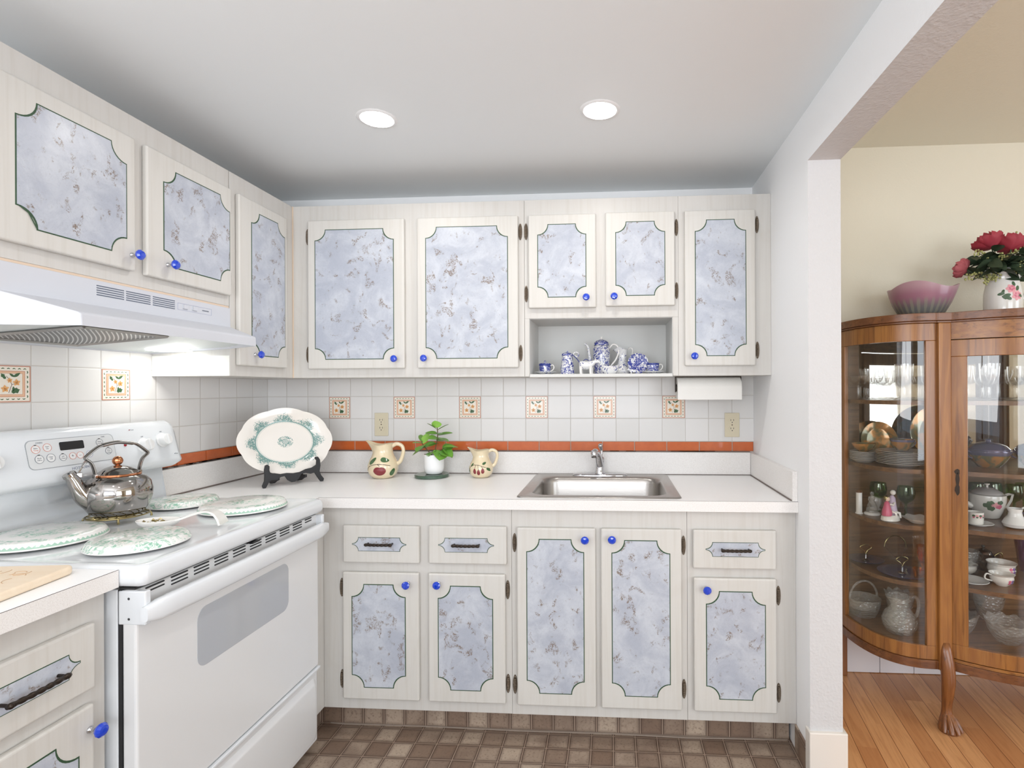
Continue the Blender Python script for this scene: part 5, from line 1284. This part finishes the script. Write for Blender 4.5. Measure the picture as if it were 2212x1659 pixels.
# plates
def plate_prof(R, h=.014): return [(0, .0025), (R*.58, .0), (R*.62, .001), (R*.66, .0035), (R*.98, h), (R, h+.0008), (R*.98, h+.0022), (R*.66, .0062), (R*.6, .0045), (0, .0045)]
pl0 = profile_thing('dinner_plate', plate_prof(.100), 'pearl', 48)
for i in range(8):
    o = pl0 if i == 0 else pl0.copy()
    if i: C.objects.link(o)
    o.location = (2.932 + .001*(i % 2), -.252, SH[1]+.0006+.0068*i); tag(o, 'grey-white luster plate in the tall stack at the front of the second shelf', 'plate', 'plates stacked on the second cabinet shelf')
ps0 = profile_thing('dessert_plate', plate_prof(.057), 'pearl', 40)
for i in range(6):
    o = ps0 if i == 0 else ps0.copy()
    if i: C.objects.link(o)
    o.location = (2.825, -.140, SH[1]+.0006+.0066*i); tag(o, 'small grey-white plate in the back left stack of the second cabinet shelf', 'plate', 'small plates stacked at the back of the cabinet')
def bowlp(R, h, foot=.4): return [(0, .003), (R*foot, 0), (R*foot, .003), (R*.75, h*.35), (R*.95, h*.8), (R, h), (R*.97, h), (R*.9, h*.78), (R*.7, h*.36), (0, .006)]
o = profile_thing('luster_bowl', bowlp(.050, .038), 'luster'); o.location = (2.825, -.140, SH[1]+.045); tag(o, 'orange luster bowl on the small plate stack at the cabinet back left', 'bowl')
o = MB().lathe(plate_prof(.086, .012), 48).obj('display_plate', [MT['luster']]); o.location = (2.925, -.060, SH[1]+.086); o.rotation_euler = (math.radians(78), 0, .1); tag(o, 'orange luster plate standing upright behind the tall plate stack', 'plate')
o = MB().lathe(plate_prof(.122, .016), 56).obj('display_plate', MT['luster']); o.location = (3.165, -.085, SH[1]+.1215); o.rotation_euler = (math.radians(78), 0, 0); tag(o, 'largest luster plate standing against the back behind the cabinet door', 'plate')
def lcup(loc, rz, label, mt2='luster'):
    t = thing('luster_cup', label, 'cup', loc, rz)
    MB().lathe([(0, .002), (.022, 0), (.024, .003), (.040, .022), (.048, .044), (.047, .044), (.038, .023), (.02, .006), (0, .005)], 32).obj('bowl', MT[mt2], t)
    MB().lathe([(.0462, .036), (.0486, .044), (.0490, .0455), (.0476, .046)], 32).obj('rim_band', MT['luster_blue'], t)
    MB().tube(bez([(.045, 0, .038), (.062, 0, .042), (.066, 0, .026), (.050, 0, .014), (.038, 0, .014)], 5), .0028, 8).obj('handle', MT['luster_blue'], t)
lcup((2.932, -.252, SH[1]+.0655), .3, 'luster teacup resting on top of the tall plate stack')
lcup((3.045, -.180, SH[1]+.0006), .9, 'luster teacup at the back right of the tall plate stack')
def covered(loc, label, rz=0):
    t = thing('covered_bowl', label, 'bowl', loc, rz)
    MB().lathe([(0, .002), (.038, 0), (.042, .004), (.058, .022), (.074, .048), (.078, .062), (.0765, .062), (.05, .02), (0, .01)], 40).obj('bowl', MT['luster'], t)
    MB().lathe([(.0745, .050), (.0795, .060), (.0795, .068), (.074, .0690), (.070, .064)], 40).obj('rim_band', MT['luster_blue'], t)
    for s in (-1, 1): MB().tube(bez([(s*.074, 0, .058), (s*.094, 0, .066), (s*.096, 0, .050), (s*.074, 0, .036)], 5), .003, 8).obj('handle', MT['luster_blue'], t)
    ld = MB().lathe([(.0735, .0695), (.074, .074), (.060, .088), (.035, .098), (.010, .103), (.008, .108), (.012, .113), (0, .117)], 40).obj('lid', MT['luster_blue'], t)
covered((3.262, -.270, SH[1]+.0006), 'blue and orange luster covered bowl behind the cabinet door, left one', .2)
covered((3.440, -.290, SH[1]+.0006), 'blue and orange luster covered bowl behind the cabinet door, right one', -.2)
o = profile_thing('pewter_bowl', bowlp(.062, .060), 'pearl'); o.location = (3.372, -.115, SH[1]+.0006); tag(o, 'grey bowl at the back of the second cabinet shelf', 'bowl')

# third shelf: figurines, goblets, tea things
def figure(name, label, loc, parts, rz=0, base=None):
    t = thing(name, label, 'figurine', loc, rz)
    for nm, mt, fn_ in parts:
        b = MB(); fn_(b); b.obj(nm, MT[mt], t, sharp=70)
    return t
figure('candlestick', 'white candle pillar at the left end of the third cabinet shelf', (2.800, -.150, SH[2]+.0006), [
    ('pillar', 'porcelain_w', lambda b: b.lathe([(0, 0), (.016, 0), (.016, .004), (.0125, .006), (.0125, .092), (0, .092)], 24)), ('cap', 'oak_dark', lambda b: b.lathe([(0, .0922), (.013, .0922), (.012, .1), (.0, .104)], 20))])
figure('glass_lady', 'clear frosted glass lady figurine on an oval white base', (2.848, -.165, SH[2]+.0006), [
    ('base', 'porcelain_w', lambda b: b.lathe([(0, 0), (.032, 0), (.033, .004), (.028, .010), (0, .011)], 28)),
    ('gown', 'crystal', lambda b: b.lathe([(0, .0112), (.024, .0112), (.022, .030), (.014, .052), (.0085, .060), (.012, .070), (.011, .078), (.004, .083), (0, .083)], 24)),
    ('head', 'crystal', lambda b: b.ball((0, 0, .091), .0085, 12)), ('arm', 'crystal', lambda b: b.tube([(-.011, 0, .076), (-.017, -.006, .064), (-.010, -.012, .056)], .0032, 8))])
def couple(b_): pass
tf = thing('couple_figurine', 'painted porcelain figurine of a seated couple in pink and lilac', 'figurine', (2.872, -.272, SH[2]+.0006), .35)
MB().lathe([(0, 0), (.036, 0), (.039, .003), (.036, .018), (.028, .024), (0, .025)], 28, sx=1.05, sy=.8).obj('base', MT['porcelain'], tf)
MB().lathe([(0, .022), (.020, .022), (.019, .040), (.012, .062), (.010, .074), (.004, .080), (0, .080)], 20, TR(-.018, 0, 0)).obj('pink_dress', MT['pink'], tf)
MB().ball((-.016, 0, .090), .0105, 14).obj('head', simple('painted_skin', srgb(232, 204, 186), .3), tf)
MB().ball((-.018, .003, .093), .0118, 12, sc=(1, .9, 1)).obj('hair', MT['gold'], tf)
MB().lathe([(0, .020), (.019, .020), (.020, .038), (.015, .066), (.012, .092), (.005, .102), (0, .103)], 20, TR(.014, .004, 0)).obj('lilac_coat', simple('painted_lilac', srgb(196, 180, 204), .3), tf)
MB().ball((.016, .002, .114), .0110, 14).obj('head', MT['porcelain'], tf)
MB().tube([(.010, -.010, .074), (-.002, -.016, .066), (-.014, -.010, .070)], [.005, .0045, .0035], 8).obj('arm', MT['porcelain'], tf)
MB().tube([(.012, -.012, .036), (.022, -.024, .034), (.026, -.026, .014)], [.0065, .0055, .004], 8).obj('leg', MT['porcelain'], tf)
MB().tube([(-.002, -.010, .038), (.004, -.024, .034), (.006, -.026, .012)], [.0065, .0055, .004], 8).obj('leg', MT['porcelain'], tf)
t = thing('leaf_dish', 'scalloped white dish with violet flowers at the front of the third shelf', 'dish', (2.965, -.310, SH[2]+.0006), .2)
MB().lathe([(0, .001), (.030, 0), (.034, .003), (.056, .018), (.0605, .0215), (.058, .0215), (.034, .007), (0, .004)], 48, fn=lambda r, z, a: (r*(1+(.07*math.cos(8*a) if r > .05 else 0)), z + (.002*math.cos(8*a) if r > .05 else 0))).obj('dish', MT['porcelain'], t)
for i in range(5):
    MB().lathe([(0, .0002), (.005, .0002), (.004, .001), (0, .0012)], 10, TR(.014*math.cos(i*1.25), .014*math.sin(i*1.25), .0048)).obj('painted_flower', MT['purple'], t)
gob = MB().lathe([(0, .0015), (.029, 0), (.030, .001), (.008, .004), (.0050, .012), (.0062, .020), (.0048, .028), (.0062, .036), (.0048, .044), (.008, .052), (.022, .060), (.034, .078), (.036, .098), (.031, .124), (.0302, .124), (.035, .098), (.032, .079), (.020, .064), (0, .060)], 32).obj('green_goblet', MT['green_glass'])
first = True
for x, y in ((2.985, -.175), (2.915, -.080), (3.150, -.080), (3.205, -.120), (3.275, -.060), (3.345, -.075), (3.415, -.070), (3.47, -.12), (3.54, -.08)):
    o = gob if first else gob.copy()
    if not first: C.objects.link(o)
    first = False; o.location = (x, y, SH[2]+.0006); tag(o, 'olive green glass goblet at the back of the third cabinet shelf', 'goblet', 'green goblets in the china cabinet')
def rose_decal(b0, prof, par, ca, cz, s, R=.06):
    for dx, dz, mt, L in ((-.020, 0, 'rose_green', .012), (-.012, .008, 'rose_green', .010), (-.010, -.010, 'rose_green', .011), (.014, .010, 'rose_green', .009), (.0, .002, 'pink_l', .011), (.012, -.004, 'pink', .010)):
        b0([(ca + (dx + L*math.cos(u))*s/R, cz + (dz + L*.75*math.sin(u)*(1+.2*math.cos(5*u)))*s) for u in [2*PI*i/18 for i in range(18)]], mt)
t = thing('teapot', 'white porcelain teapot with rose sprays on the third cabinet shelf', 'teapot', (3.310, -.190, SH[2]+.0006), -.1)
tp = [(.040, .0), (.044, .003), (.056, .030), (.066, .070), (.067, .092), (.0655, .098)]
bo = MB().lathe([(0, .002)] + tp + [(.055, .100), (0, .100)], 48).obj('body', MT['porcelain'], t)
ld = MB().lathe([(.0575, .1005), (.054, .108), (.032, .120), (.010, .126), (0, .127)], 40).obj('lid', MT['pearl'], t)
MB().lathe([(.004, .126), (.005, .134), (.010, .138), (.010, .142), (0, .143)], 16).obj('lid_knob', MT['porcelain'], ld)
MB().tube(bez([(-.060, 0, .045), (-.080, 0, .060), (-.092, 0, .085), (-.104, 0, .104)], 5), [.013-.0007*i for i in range(16)], 14).obj('spout', MT['porcelain'], t)
MB().tube([(.062, 0, .090), (.082, 0, .098), (.098, 0, .096), (.092, 0, .072), (.078, 0, .046), (.058, 0, .034)], .0055, 4, flat=1.3).obj('handle', MT['porcelain'], t)
def bd(poly, mt): MB().decal(tp, poly, 0, None, .0007).obj('painted_rose' if 'pink' in mt else 'painted_leaf', MT[mt], bo)
rose_decal(bd, tp, bo, -PI/2-.05, .060, 1.25)
t = thing('cream_jug', 'squat white cream jug with small handle at the front of the third shelf', 'jug', (3.295, -.372, SH[2]+.0006), .15)
cj = [(.026, 0), (.038, .006), (.043, .018), (.036, .032), (.024, .048), (.021, .062), (.024, .076)]
MB().lathe([(0, .002)] + cj + [(.0228, .076), (.0195, .062), (.03, .03), (0, .01)], 40, fn=lambda r, z, a: (r+.012*max(0, (z-.055)/.02)*math.exp(-((a-PI)/.5)**2), z+.005*max(0, (z-.055)/.02)*math.exp(-((a-PI)/.6)**2))).obj('body', MT['porcelain_w'], t)
MB().tube(bez([(.022, 0, .070), (.038, 0, .078), (.046, 0, .062), (.042, 0, .040), (.034, 0, .030)], 5), .0036, 10).obj('handle', MT['porcelain_w'], t)
s_ = profile_thing('saucer', plate_prof(.052, .009), 'porcelain_w', 40); s_.location = (3.180, -.335, SH[2]+.0006); tag(s_, 'white saucer under the rose teacup behind the cabinet door', 'saucer')
t = thing('teacup', 'straight-sided white teacup with a band of roses, behind the cabinet door', 'cup', (3.170, -.335, SH[2]+.0062))
tc = [(.024, 0), (.026, .002), (.027, .020), (.028, .048)]
bo = MB().lathe([(0, .001)] + tc + [(.0268, .048), (.0255, .01), (0, .005)], 36).obj('body', MT['porcelain'], t)
for i in range(5):
    a = -PI/2 - .8 + i*.42
    for dz, mt, L in ((.002, 'pink_l' if i % 2 else 'rose_green', .0055), (-.004, 'rose_green' if i % 2 else 'pink', .004)):
        MB().decal(tc, [(a + L*math.cos(u)/.027, .034+dz+L*.8*math.sin(u)) for u in [2*PI*j/12 for j in range(12)]], 0, None, .0005).obj('painted_rose', MT[mt], bo)
lcup((3.400, -.260, SH[2]+.0006), 0, 'gold luster cup at the right of the white teapot', 'gold')

# fourth shelf
def handled_plate(loc, label, R=.105, rz=0):
    t = thing('handled_tray', label, 'serving plate', loc, rz, 'blue serving plates with glass handles')
    MB().lathe([(0, .001), (R*.5, 0), (R*.55, .003), (R*.97, .010), (R, .012), (R*.97, .0128), (R*.5, .006), (0, .005)], 56).obj('plate', MT['blue_plate'], t)
    MB().lathe([(0, .0062), (.016, .0062), (.014, .009), (.005, .013), (.004, .028), (.0045, .034), (0, .035)], 20).obj('handle_stem', MT['chrome'], t)
    hp_ = bez([(0, 0, .033), (-.008, 0, .048), (-.024, 0, .060), (-.020, 0, .068), (0, 0, .074), (.020, 0, .068), (.024, 0, .060), (.008, 0, .048), (0, 0, .033)], 5)
    MB().tube(hp_, .0020, 8).obj('fan_handle', MT['gold'], t)
handled_plate((2.850, -.100, SH[3]+.0006), 'blue serving plate with fan-shaped centre handle at the back left of the fourth shelf', .074)
handled_plate((2.920, -.268, SH[3]+.0006), 'blue serving plate with fan-shaped centre handle at the front of the fourth shelf', .092, .1)
t = thing('glass_basket', 'small gilt-edged glass basket at the back of the fourth shelf', 'basket', (2.985, -.085, SH[3]+.0006))
MB().lathe([(0, .002), (.020, 0), (.022, .004), (.030, .040), (.048, .062), (.047, .062), (.028, .041), (0, .01)], 32).obj('bowl', MT['glass'], t)
MB().tube([(.047*math.cos(a), 0, .062+.050*math.sin(a)) for a in [PI*i/18 for i in range(19)]], .0026, 8).obj('handle', MT['gold'], t)
o = profile_thing('amber_vase', [(0, .002), (.020, 0), (.021, .004), (.010, .014), (.022, .040), (.029, .070), (.031, .110), (.029, .110), (.027, .07), (.018, .04), (0, .03)], 'amber_glass'); o.location = (3.030, -.235, SH[3]+.0006); tag(o, 'amber pressed glass vase on the fourth cabinet shelf', 'vase')
o = profile_thing('crystal_vase', [(0, .002), (.024, 0), (.026, .004), (.022, .020), (.030, .070), (.042, .130), (.040, .130), (.028, .07), (.019, .022), (0, .012)], 'crystal'); o.location = (3.125, -.210, SH[3]+.0006); tag(o, 'tall flared cut crystal vase on the fourth cabinet shelf', 'vase')
t = thing('silver_teapot', 'small silver teapot with black finial on the fourth cabinet shelf', 'teapot', (3.300, -.180, SH[3]+.0006), -.2)
MB().lathe([(0, .002), (.028, 0), (.030, .004), (.048, .028), (.050, .048), (.036, .066), (.034, .068), (0, .068)], 36).obj('body', MT['kettle'], t)
MB().lathe([(.034, .0685), (.030, .078), (.010, .088), (0, .089)], 28).obj('lid', MT['kettle'], t)
MB().ball((0, 0, .096), .007, 12).obj('lid_knob', MT['black'], t)
MB().tube(bez([(-.044, 0, .030), (-.062, 0, .044), (-.070, 0, .066)], 5), [.009, .009, .008, .008, .0075, .007, .0065, .006, .0055, .005, .005], 12).obj('spout', MT['kettle'], t)
MB().tube(bez([(.042, 0, .060), (.064, 0, .074), (.070, 0, .050), (.046, 0, .028)], 5), .003, 8).obj('handle', MT['gold'], t)
o = profile_thing('cobalt_vase', [(0, .002), (.030, 0), (.032, .004), (.040, .050), (.052, .140), (.050, .140), (.036, .05), (0, .01)], 'cobalt'); o.location = (3.470, -.200, SH[3]+.0006); tag(o, 'deep cobalt blue glass vase on the fourth cabinet shelf', 'vase')
def wcup(loc, R, h, label, flowers, handle=True, rz=0):
    t = thing('china_cup', label, 'cup', loc, rz)
    pf = [(R*.45, 0), (R*.5, .003), (R*.85, h*.35), (R*.93, h*.6), (R*.88, h*.85), (R, h)]
    bo = MB().lathe([(0, .002)] + pf + [(R*.96, h), (R*.84, h*.85), (R*.8, h*.35), (0, .006)], 40).obj('body', MT['porcelain'], t)
    if handle: MB().tube(bez([(-R*.9, 0, h*.85), (-R*1.35, 0, h*.95), (-R*1.45, 0, h*.55), (-R*.85, 0, h*.35)], 5), .003, 8).obj('handle', MT['porcelain'], t)
    for i in range(flowers):
        a = -PI/2 + .1 + .30*(i % 3) ; z = h*(.35 + .2*(i//3)); L = R*.15
        MB().decal(pf, [(a + L*math.cos(u)/R, z+L*.8*math.sin(u)) for u in [2*PI*j/12 for j in range(12)]], 0, None, .0006).obj('painted_flower', MT[('pink', 'purple', 'rose_green')[i % 3]], bo)
wcup((3.292, -.300, SH[3]+.0006), .052, .068, 'larger white cup with pink and violet flowers on the fourth shelf', 9, False)
wcup((3.243, -.372, SH[3]+.0006), .043, .046, 'small tilted-looking white cup with violet flowers at the front of the fourth shelf', 6, True)
wcup((3.190, -.240, SH[3]+.0006), .042, .042, 'plain white cup behind the flowered cups on the fourth shelf', 0, False)
o = profile_thing('fluted_bowl', bowlp(.068, .060), 'porcelain_w'); o.location = (3.440, -.350, SH[3]+.0006); tag(o, 'white fluted bowl at the right edge of the fourth shelf', 'bowl')
s_ = profile_thing('saucer', plate_prof(.060, .010), 'porcelain_w', 40); s_.location = (3.145, -.345, SH[3]+.0006); tag(s_, 'white saucer at the left front of the fourth shelf behind the door', 'saucer')

# bottom: cut crystal
t = thing('crystal_pitcher', 'cut crystal pitcher with looped handle at the bottom of the cabinet', 'pitcher', (2.905, -.275, .3096), .1)
MB().lathe([(0, .004), (.040, 0), (.050, .004), (.064, .030), (.066, .052), (.056, .078), (.040, .098), (.036, .120), (.044, .150), (.041, .150), (.033, .120), (.036, .098), (.050, .078), (.058, .050), (.045, .012), (0, .010)], 44, fn=lambda r, z, a: (r+.014*max(0, (z-.12)/.03)*math.exp(-((a-PI)/.5)**2), z)).obj('body', MT['crystal'], t)
MB().tube(bez([(.040, 0, .140), (.070, 0, .142), (.082, 0, .110), (.074, 0, .070), (.060, 0, .054)], 6), .0065, 12).obj('handle', MT['crystal'], t)
t = thing('crystal_basket', 'low cut crystal basket behind the pitcher at the cabinet bottom left', 'basket', (2.835, -.110, .3096), .2)
MB().lathe([(0, .004), (.045, 0), (.050, .004), (.066, .040), (.070, .080), (.066, .080), (.060, .04), (0, .012)], 40).obj('bowl', MT['crystal'], t)
MB().tube([(.066*math.cos(a), 0, .076+.075*math.sin(a)) for a in [PI*i/18 for i in range(19)]], .005, 10).obj('handle', MT['crystal'], t)
def cbowl(x, y, R, h, label, rx=0):
    o = MB().lathe([(0, .004), (R*.5, 0), (R*.55, .005), (R*.85, h*.5), (R, h), (R*.94, h*.98), (R*.78, h*.5), (0, .014)], 44, fn=lambda r, z, a: (r*(1+(.05*math.cos(10*a) if z > h*.8 else 0)), z + (.006*math.cos(10*a) if z > h*.8 else 0))).obj('crystal_bowl', MT['crystal'])
    o.location = (x, y, .3096); tag(o, label, 'bowl'); return o
cbowl(2.985, -.120, .060, .105, 'deep cut crystal bowl behind the crystal pitcher')
cbowl(3.130, -.280, .072, .090, 'cut crystal bowl directly behind the lower left corner of the cabinet door glass')
cbowl(3.285, -.340, .076, .085, 'cut crystal bowl in the middle of the cabinet bottom')
cbowl(3.450, -.350, .078, .100, 'scalloped cut crystal bowl at the right of the cabinet bottom')
cbowl(3.200, -.110, .055, .150, 'tall cut crystal vase-like bowl at the back of the cabinet bottom')
cbowl(3.360, -.120, .062, .120, 'medium cut crystal bowl at the back right of the cabinet bottom')

for x, y, z, mt, pf, nm, lb, ct in (
    (2.905, -.075, SH[2], 'pearl', [(0, .002), (.020, 0), (.022, .003), (.016, .012), (.026, .034), (.022, .058), (.012, .070), (.015, .078), (0, .078)], 'ginger_jar', 'small grey jar at the back of the third shelf behind the seated couple', 'jar'),
    (3.075, -.210, SH[2], 'glass', [(0, .002), (.030, 0), (.031, .002), (.008, .008), (.008, .040), (.036, .060), (.040, .066), (.037, .066), (0, .044)], 'compote', 'clear glass compote on the third shelf just left of the door glass', 'compote'),
    (3.215, -.215, SH[3], 'crystal', [(0, .002), (.030, 0), (.034, .004), (.036, .060), (.040, .090), (.037, .090), (0, .01)], 'crystal_tumbler', 'cut crystal tumbler behind the plain white cup on the fourth shelf', 'tumbler'),
    (3.385, -.095, SH[3], 'kettle', [(0, .002), (.040, 0), (.044, .004), (.050, .030), (.047, .030), (0, .008)], 'silver_dish', 'low silver dish at the back of the fourth shelf', 'dish'),
    (3.085, -.105, SH[3], 'glass', [(0, .002), (.026, 0), (.028, .003), (.030, .080), (.034, .110), (.032, .110), (0, .01)], 'glass_vase', 'clear straight glass vase at the back of the fourth shelf', 'vase'),
    (2.960, -.330, SH[3], 'amber_glass', [(0, .002), (.020, 0), (.022, .003), (.026, .030), (.030, .044), (.028, .044), (0, .008)], 'amber_cup', 'tiny amber glass cup at the front edge of the fourth shelf', 'cup')):
    o = profile_thing(nm, pf, mt, 32); o.location = (x, y, z+.0006); tag(o, lb, ct)

# ---- on top of the cabinet
TZ = 1.6125
def bfn(r, z, a):
    w_ = max(0, (z-.05)/.085)
    return r*(1+.06*w_*math.cos(3*a+.6)), z + .012*w_*math.sin(3*a+1.9)
o = MB().lathe([(0, .003), (.060, 0), (.068, .002), (.090, .026), (.110, .062), (.124, .100), (.133, .132), (.1305, .132), (.121, .100), (.107, .063), (.087, .029), (.06, .007), (0, .006)], 96, fn=bfn).obj('art_glass_bowl', MT['artglass'], sharp=70)
o.location = (3.030, -.215, TZ); o.scale = (1, .9, 1); tag(o, 'pink and grey art glass bowl with wavy rim on top of the china cabinet', 'bowl')
JX, JY2 = 3.352, -.225
t = thing('pitcher_vase', 'white china pitcher with pink roses holding red flowers on the cabinet', 'vase', (JX, JY2, TZ), 0)
jp = [(.060, 0), (.064, .004), (.066, .020), (.0665, .060), (.0655, .100), (.060, .130), (.056, .150), (.060, .175), (.070, .192)]
jf = lambda r, z, a: (r + .014*max(0, (z-.15)/.04)*math.exp(-((a-PI)/.55)**2), z + (.008*math.exp(-((a-PI)/.6)**2) - .004*math.cos(2*a))*max(0, (z-.15)/.04))
bo = MB().lathe([(0, .003)] + jp + [(.068, .192), (.056, .172), (.053, .150), (.056, .13), (.06, .06), (0, .01)], 56, fn=jf).obj('body', MT['porcelain'], t, sharp=60)
MB().tube(bez([(.058, 0, .165), (.080, 0, .178), (.100, 0, .160), (.098, 0, .120), (.084, 0, .085), (.066, 0, .070)], 6), .0060, 12).obj('handle', MT['porcelain'], t)
def jd(poly, mt): MB().decal(jp, poly, 0, None, .0008, 5, fn=jf).obj('painted_rose' if 'pink' in mt else 'painted_leaf', MT[mt], bo)
def blob(dx, dz, L, w, ro, mt, pet=0):
    A0 = -PI/2 - .15
    P = []
    for u in [2*PI*i/30 for i in range(30)]:
        k_ = 1 + pet*.16*math.cos(6*u); x = L*k_*math.cos(u); y = w*k_*math.sin(u); P.append((A0 + (dx + x*math.cos(ro)-y*math.sin(ro))/.065, .095 + dz + x*math.sin(ro)+y*math.cos(ro)))
    jd(P, mt)
for a_ in ((-.034, -.004, .012, .006, .2), (-.028, .004, .010, .005, 1.2), (-.016, -.012, .014, .0075, .3), (-.010, -.022, .012, .007, -.6), (-.024, -.020, .010, .004, -.8), (.012, .036, .007, .010, .3), (.026, .018, .012, .007, 1.0), (.036, -.012, .012, .006, -.4)): blob(*a_, 'rose_green')
blob(.002, .016, .019, .017, 0, 'pink_l', 1); blob(.003, .018, .012, .010, .5, 'pink', 1); blob(.003, .019, .0055, .005, .5, 'pink_l', 1)
blob(.022, -.012, .020, .019, .4, 'pink_l', 1); blob(.023, -.011, .013, .012, 0, 'pink', 1); blob(.023, -.010, .006, .0055, 0, 'pink_l', 1)
random.seed(21)
def petal(L, w, cup):
    vs = []; fs = []; n, m = 7, 6
    for i in range(n+1):
        t_ = i/n; ww = w*(math.sin(PI*(.12+.80*t_)))**.7
        for j in range(m+1):
            s_2 = j/m*2-1; z = cup*L*(t_**1.6)*(1.0) + .25*w*abs(s_2)**2*(1-.3*t_) + .004*math.sin(5*s_2+3*t_)*t_
            vs.append((L*math.sin(t_*1.15)/1.0, s_2*ww/2, z))
    for i in range(n):
        for j in range(m):
            a = i*(m+1)+j; fs.append((a, a+1, a+m+2, a+m+1))
    k_ = len(vs); vs += [(p[0], p[1], p[2]-.0006) for p in vs]; fs += [tuple(reversed([q_+k_ for q_ in f])) for f in fs]
    return vs, fs
def bloom(loc, R, rx, ry, label, mt, stem_to):
    t = thing('artificial_rose', label, 'flower', loc)
    M0 = Matrix.Rotation(ry, 4, 'Y') @ Matrix.Rotation(rx, 4, 'X')
    for ring, (n, f, cup, el) in enumerate(((7, 1.0, .35, .15), (6, .85, .55, .55), (5, .65, .7, .95), (4, .42, .8, 1.25))):
        for i in range(n):
            vs, fs = petal(R*f, R*f*.95, cup)
            M_ = M0 @ Matrix.Rotation(2*PI*i/n + ring*.5 + random.uniform(-.15, .15), 4, 'Z') @ Matrix.Rotation(-el + random.uniform(-.1, .1), 4, 'Y')
            MB().add(vs, fs, 0, True, M_).obj('petal', MT[mt], t, sharp=80)
    d = Vector(stem_to)-Vector(loc)
    MB().tube(bez([(0, 0, 0), tuple(d*.4 + Vector((0, 0, -.01))), tuple(d)], 4), .0022, 6).obj('stem', MT['dark_leaf'], t)
mouth = (JX, JY2, TZ+.150)
bloom((JX-.045, JY2-.005, TZ+.290), .072, -.35, -.25, 'largest deep red artificial rose at the top of the bouquet', 'rose', mouth)
bloom((JX+.020, JY2-.020, TZ+.280), .066, -.5, .3, 'deep red artificial rose at the upper right of the bouquet', 'rose', mouth)
bloom((JX-.155, JY2-.020, TZ+.200), .050, -.9, -.9, 'faded dusty rose on the far left of the bouquet', 'rose2', mouth)
bloom((JX+.105, JY2-.030, TZ+.205), .048, -.9, .9, 'faded dusty rose on the right of the bouquet', 'rose2', mouth)
def spray(tip, label, kind, g):
    t = thing('leaf_spray' if kind else 'berry_sprig', label, 'foliage', mouth, group=g)
    d = Vector(tip); pts = bez([(0, 0, 0), tuple(d*.55 + Vector((0, 0, .02))), tuple(d)], 6)
    MB().tube(pts, .0014, 6).obj('stem', MT['stem'], t)
    if kind:
        for k_ in range(5):
            p = pts[4+2*k_]; vs, fs = leafmesh(.066, .042, .25, .3)
            M_ = Matrix.Translation(p) @ Matrix.Rotation(math.atan2(d.y, d.x) + (-1)**k_*random.uniform(.5, 1.2), 4, 'Z') @ Matrix.Rotation(random.uniform(-.7, .4), 4, 'Y') @ Matrix.Rotation(random.uniform(-.9, .9), 4, 'X')
            MB().add(vs, fs, 0, True, M_).obj('leaf', MT['dark_leaf'], t)
    else:
        b = MB()
        for k_ in range(34):
            p = pts[-1-k_ % 8] + Vector([random.uniform(-.014, .014) for _ in range(3)]); b.ball(p, random.uniform(.0032, .0048), 8)
        o = b.obj('berries', MT['berry'], t); o['kind'] = 'stuff'
LT = 'dark green artificial leaf spray in the bouquet on the china cabinet'; BT_ = 'pale green berry sprig in the bouquet on the china cabinet'
for p in ((-.11, -.02, .10), (-.08, -.05, .03), (-.05, -.03, .12), (.0, -.06, .10), (.05, -.04, .11), (.09, -.03, .07), (.11, -.02, .02), (-.12, -.01, .03), (-.02, -.05, .06), (.04, -.05, .05), (-.06, .03, .09), (.06, .03, .09), (-.09, -.06, .07), (-.04, -.07, .03), (.03, -.07, .03), (-.02, -.02, .10), (.02, -.06, .08), (.07, -.05, .05)):
    spray(p, LT, 1, 'leaf sprays in the bouquet')
for p in ((-.155, -.03, .015), (-.12, -.03, .12), (-.10, -.05, -.005), (.03, -.07, .060), (.01, -.075, .030), (.08, -.03, .15), (.10, -.03, .115), (.045, -.03, .185), (-.03, -.05, .095), (.12, -.03, .05), (-.07, -.06, .005)):
    spray(p, BT_, 0, 'berry sprigs in the bouquet')
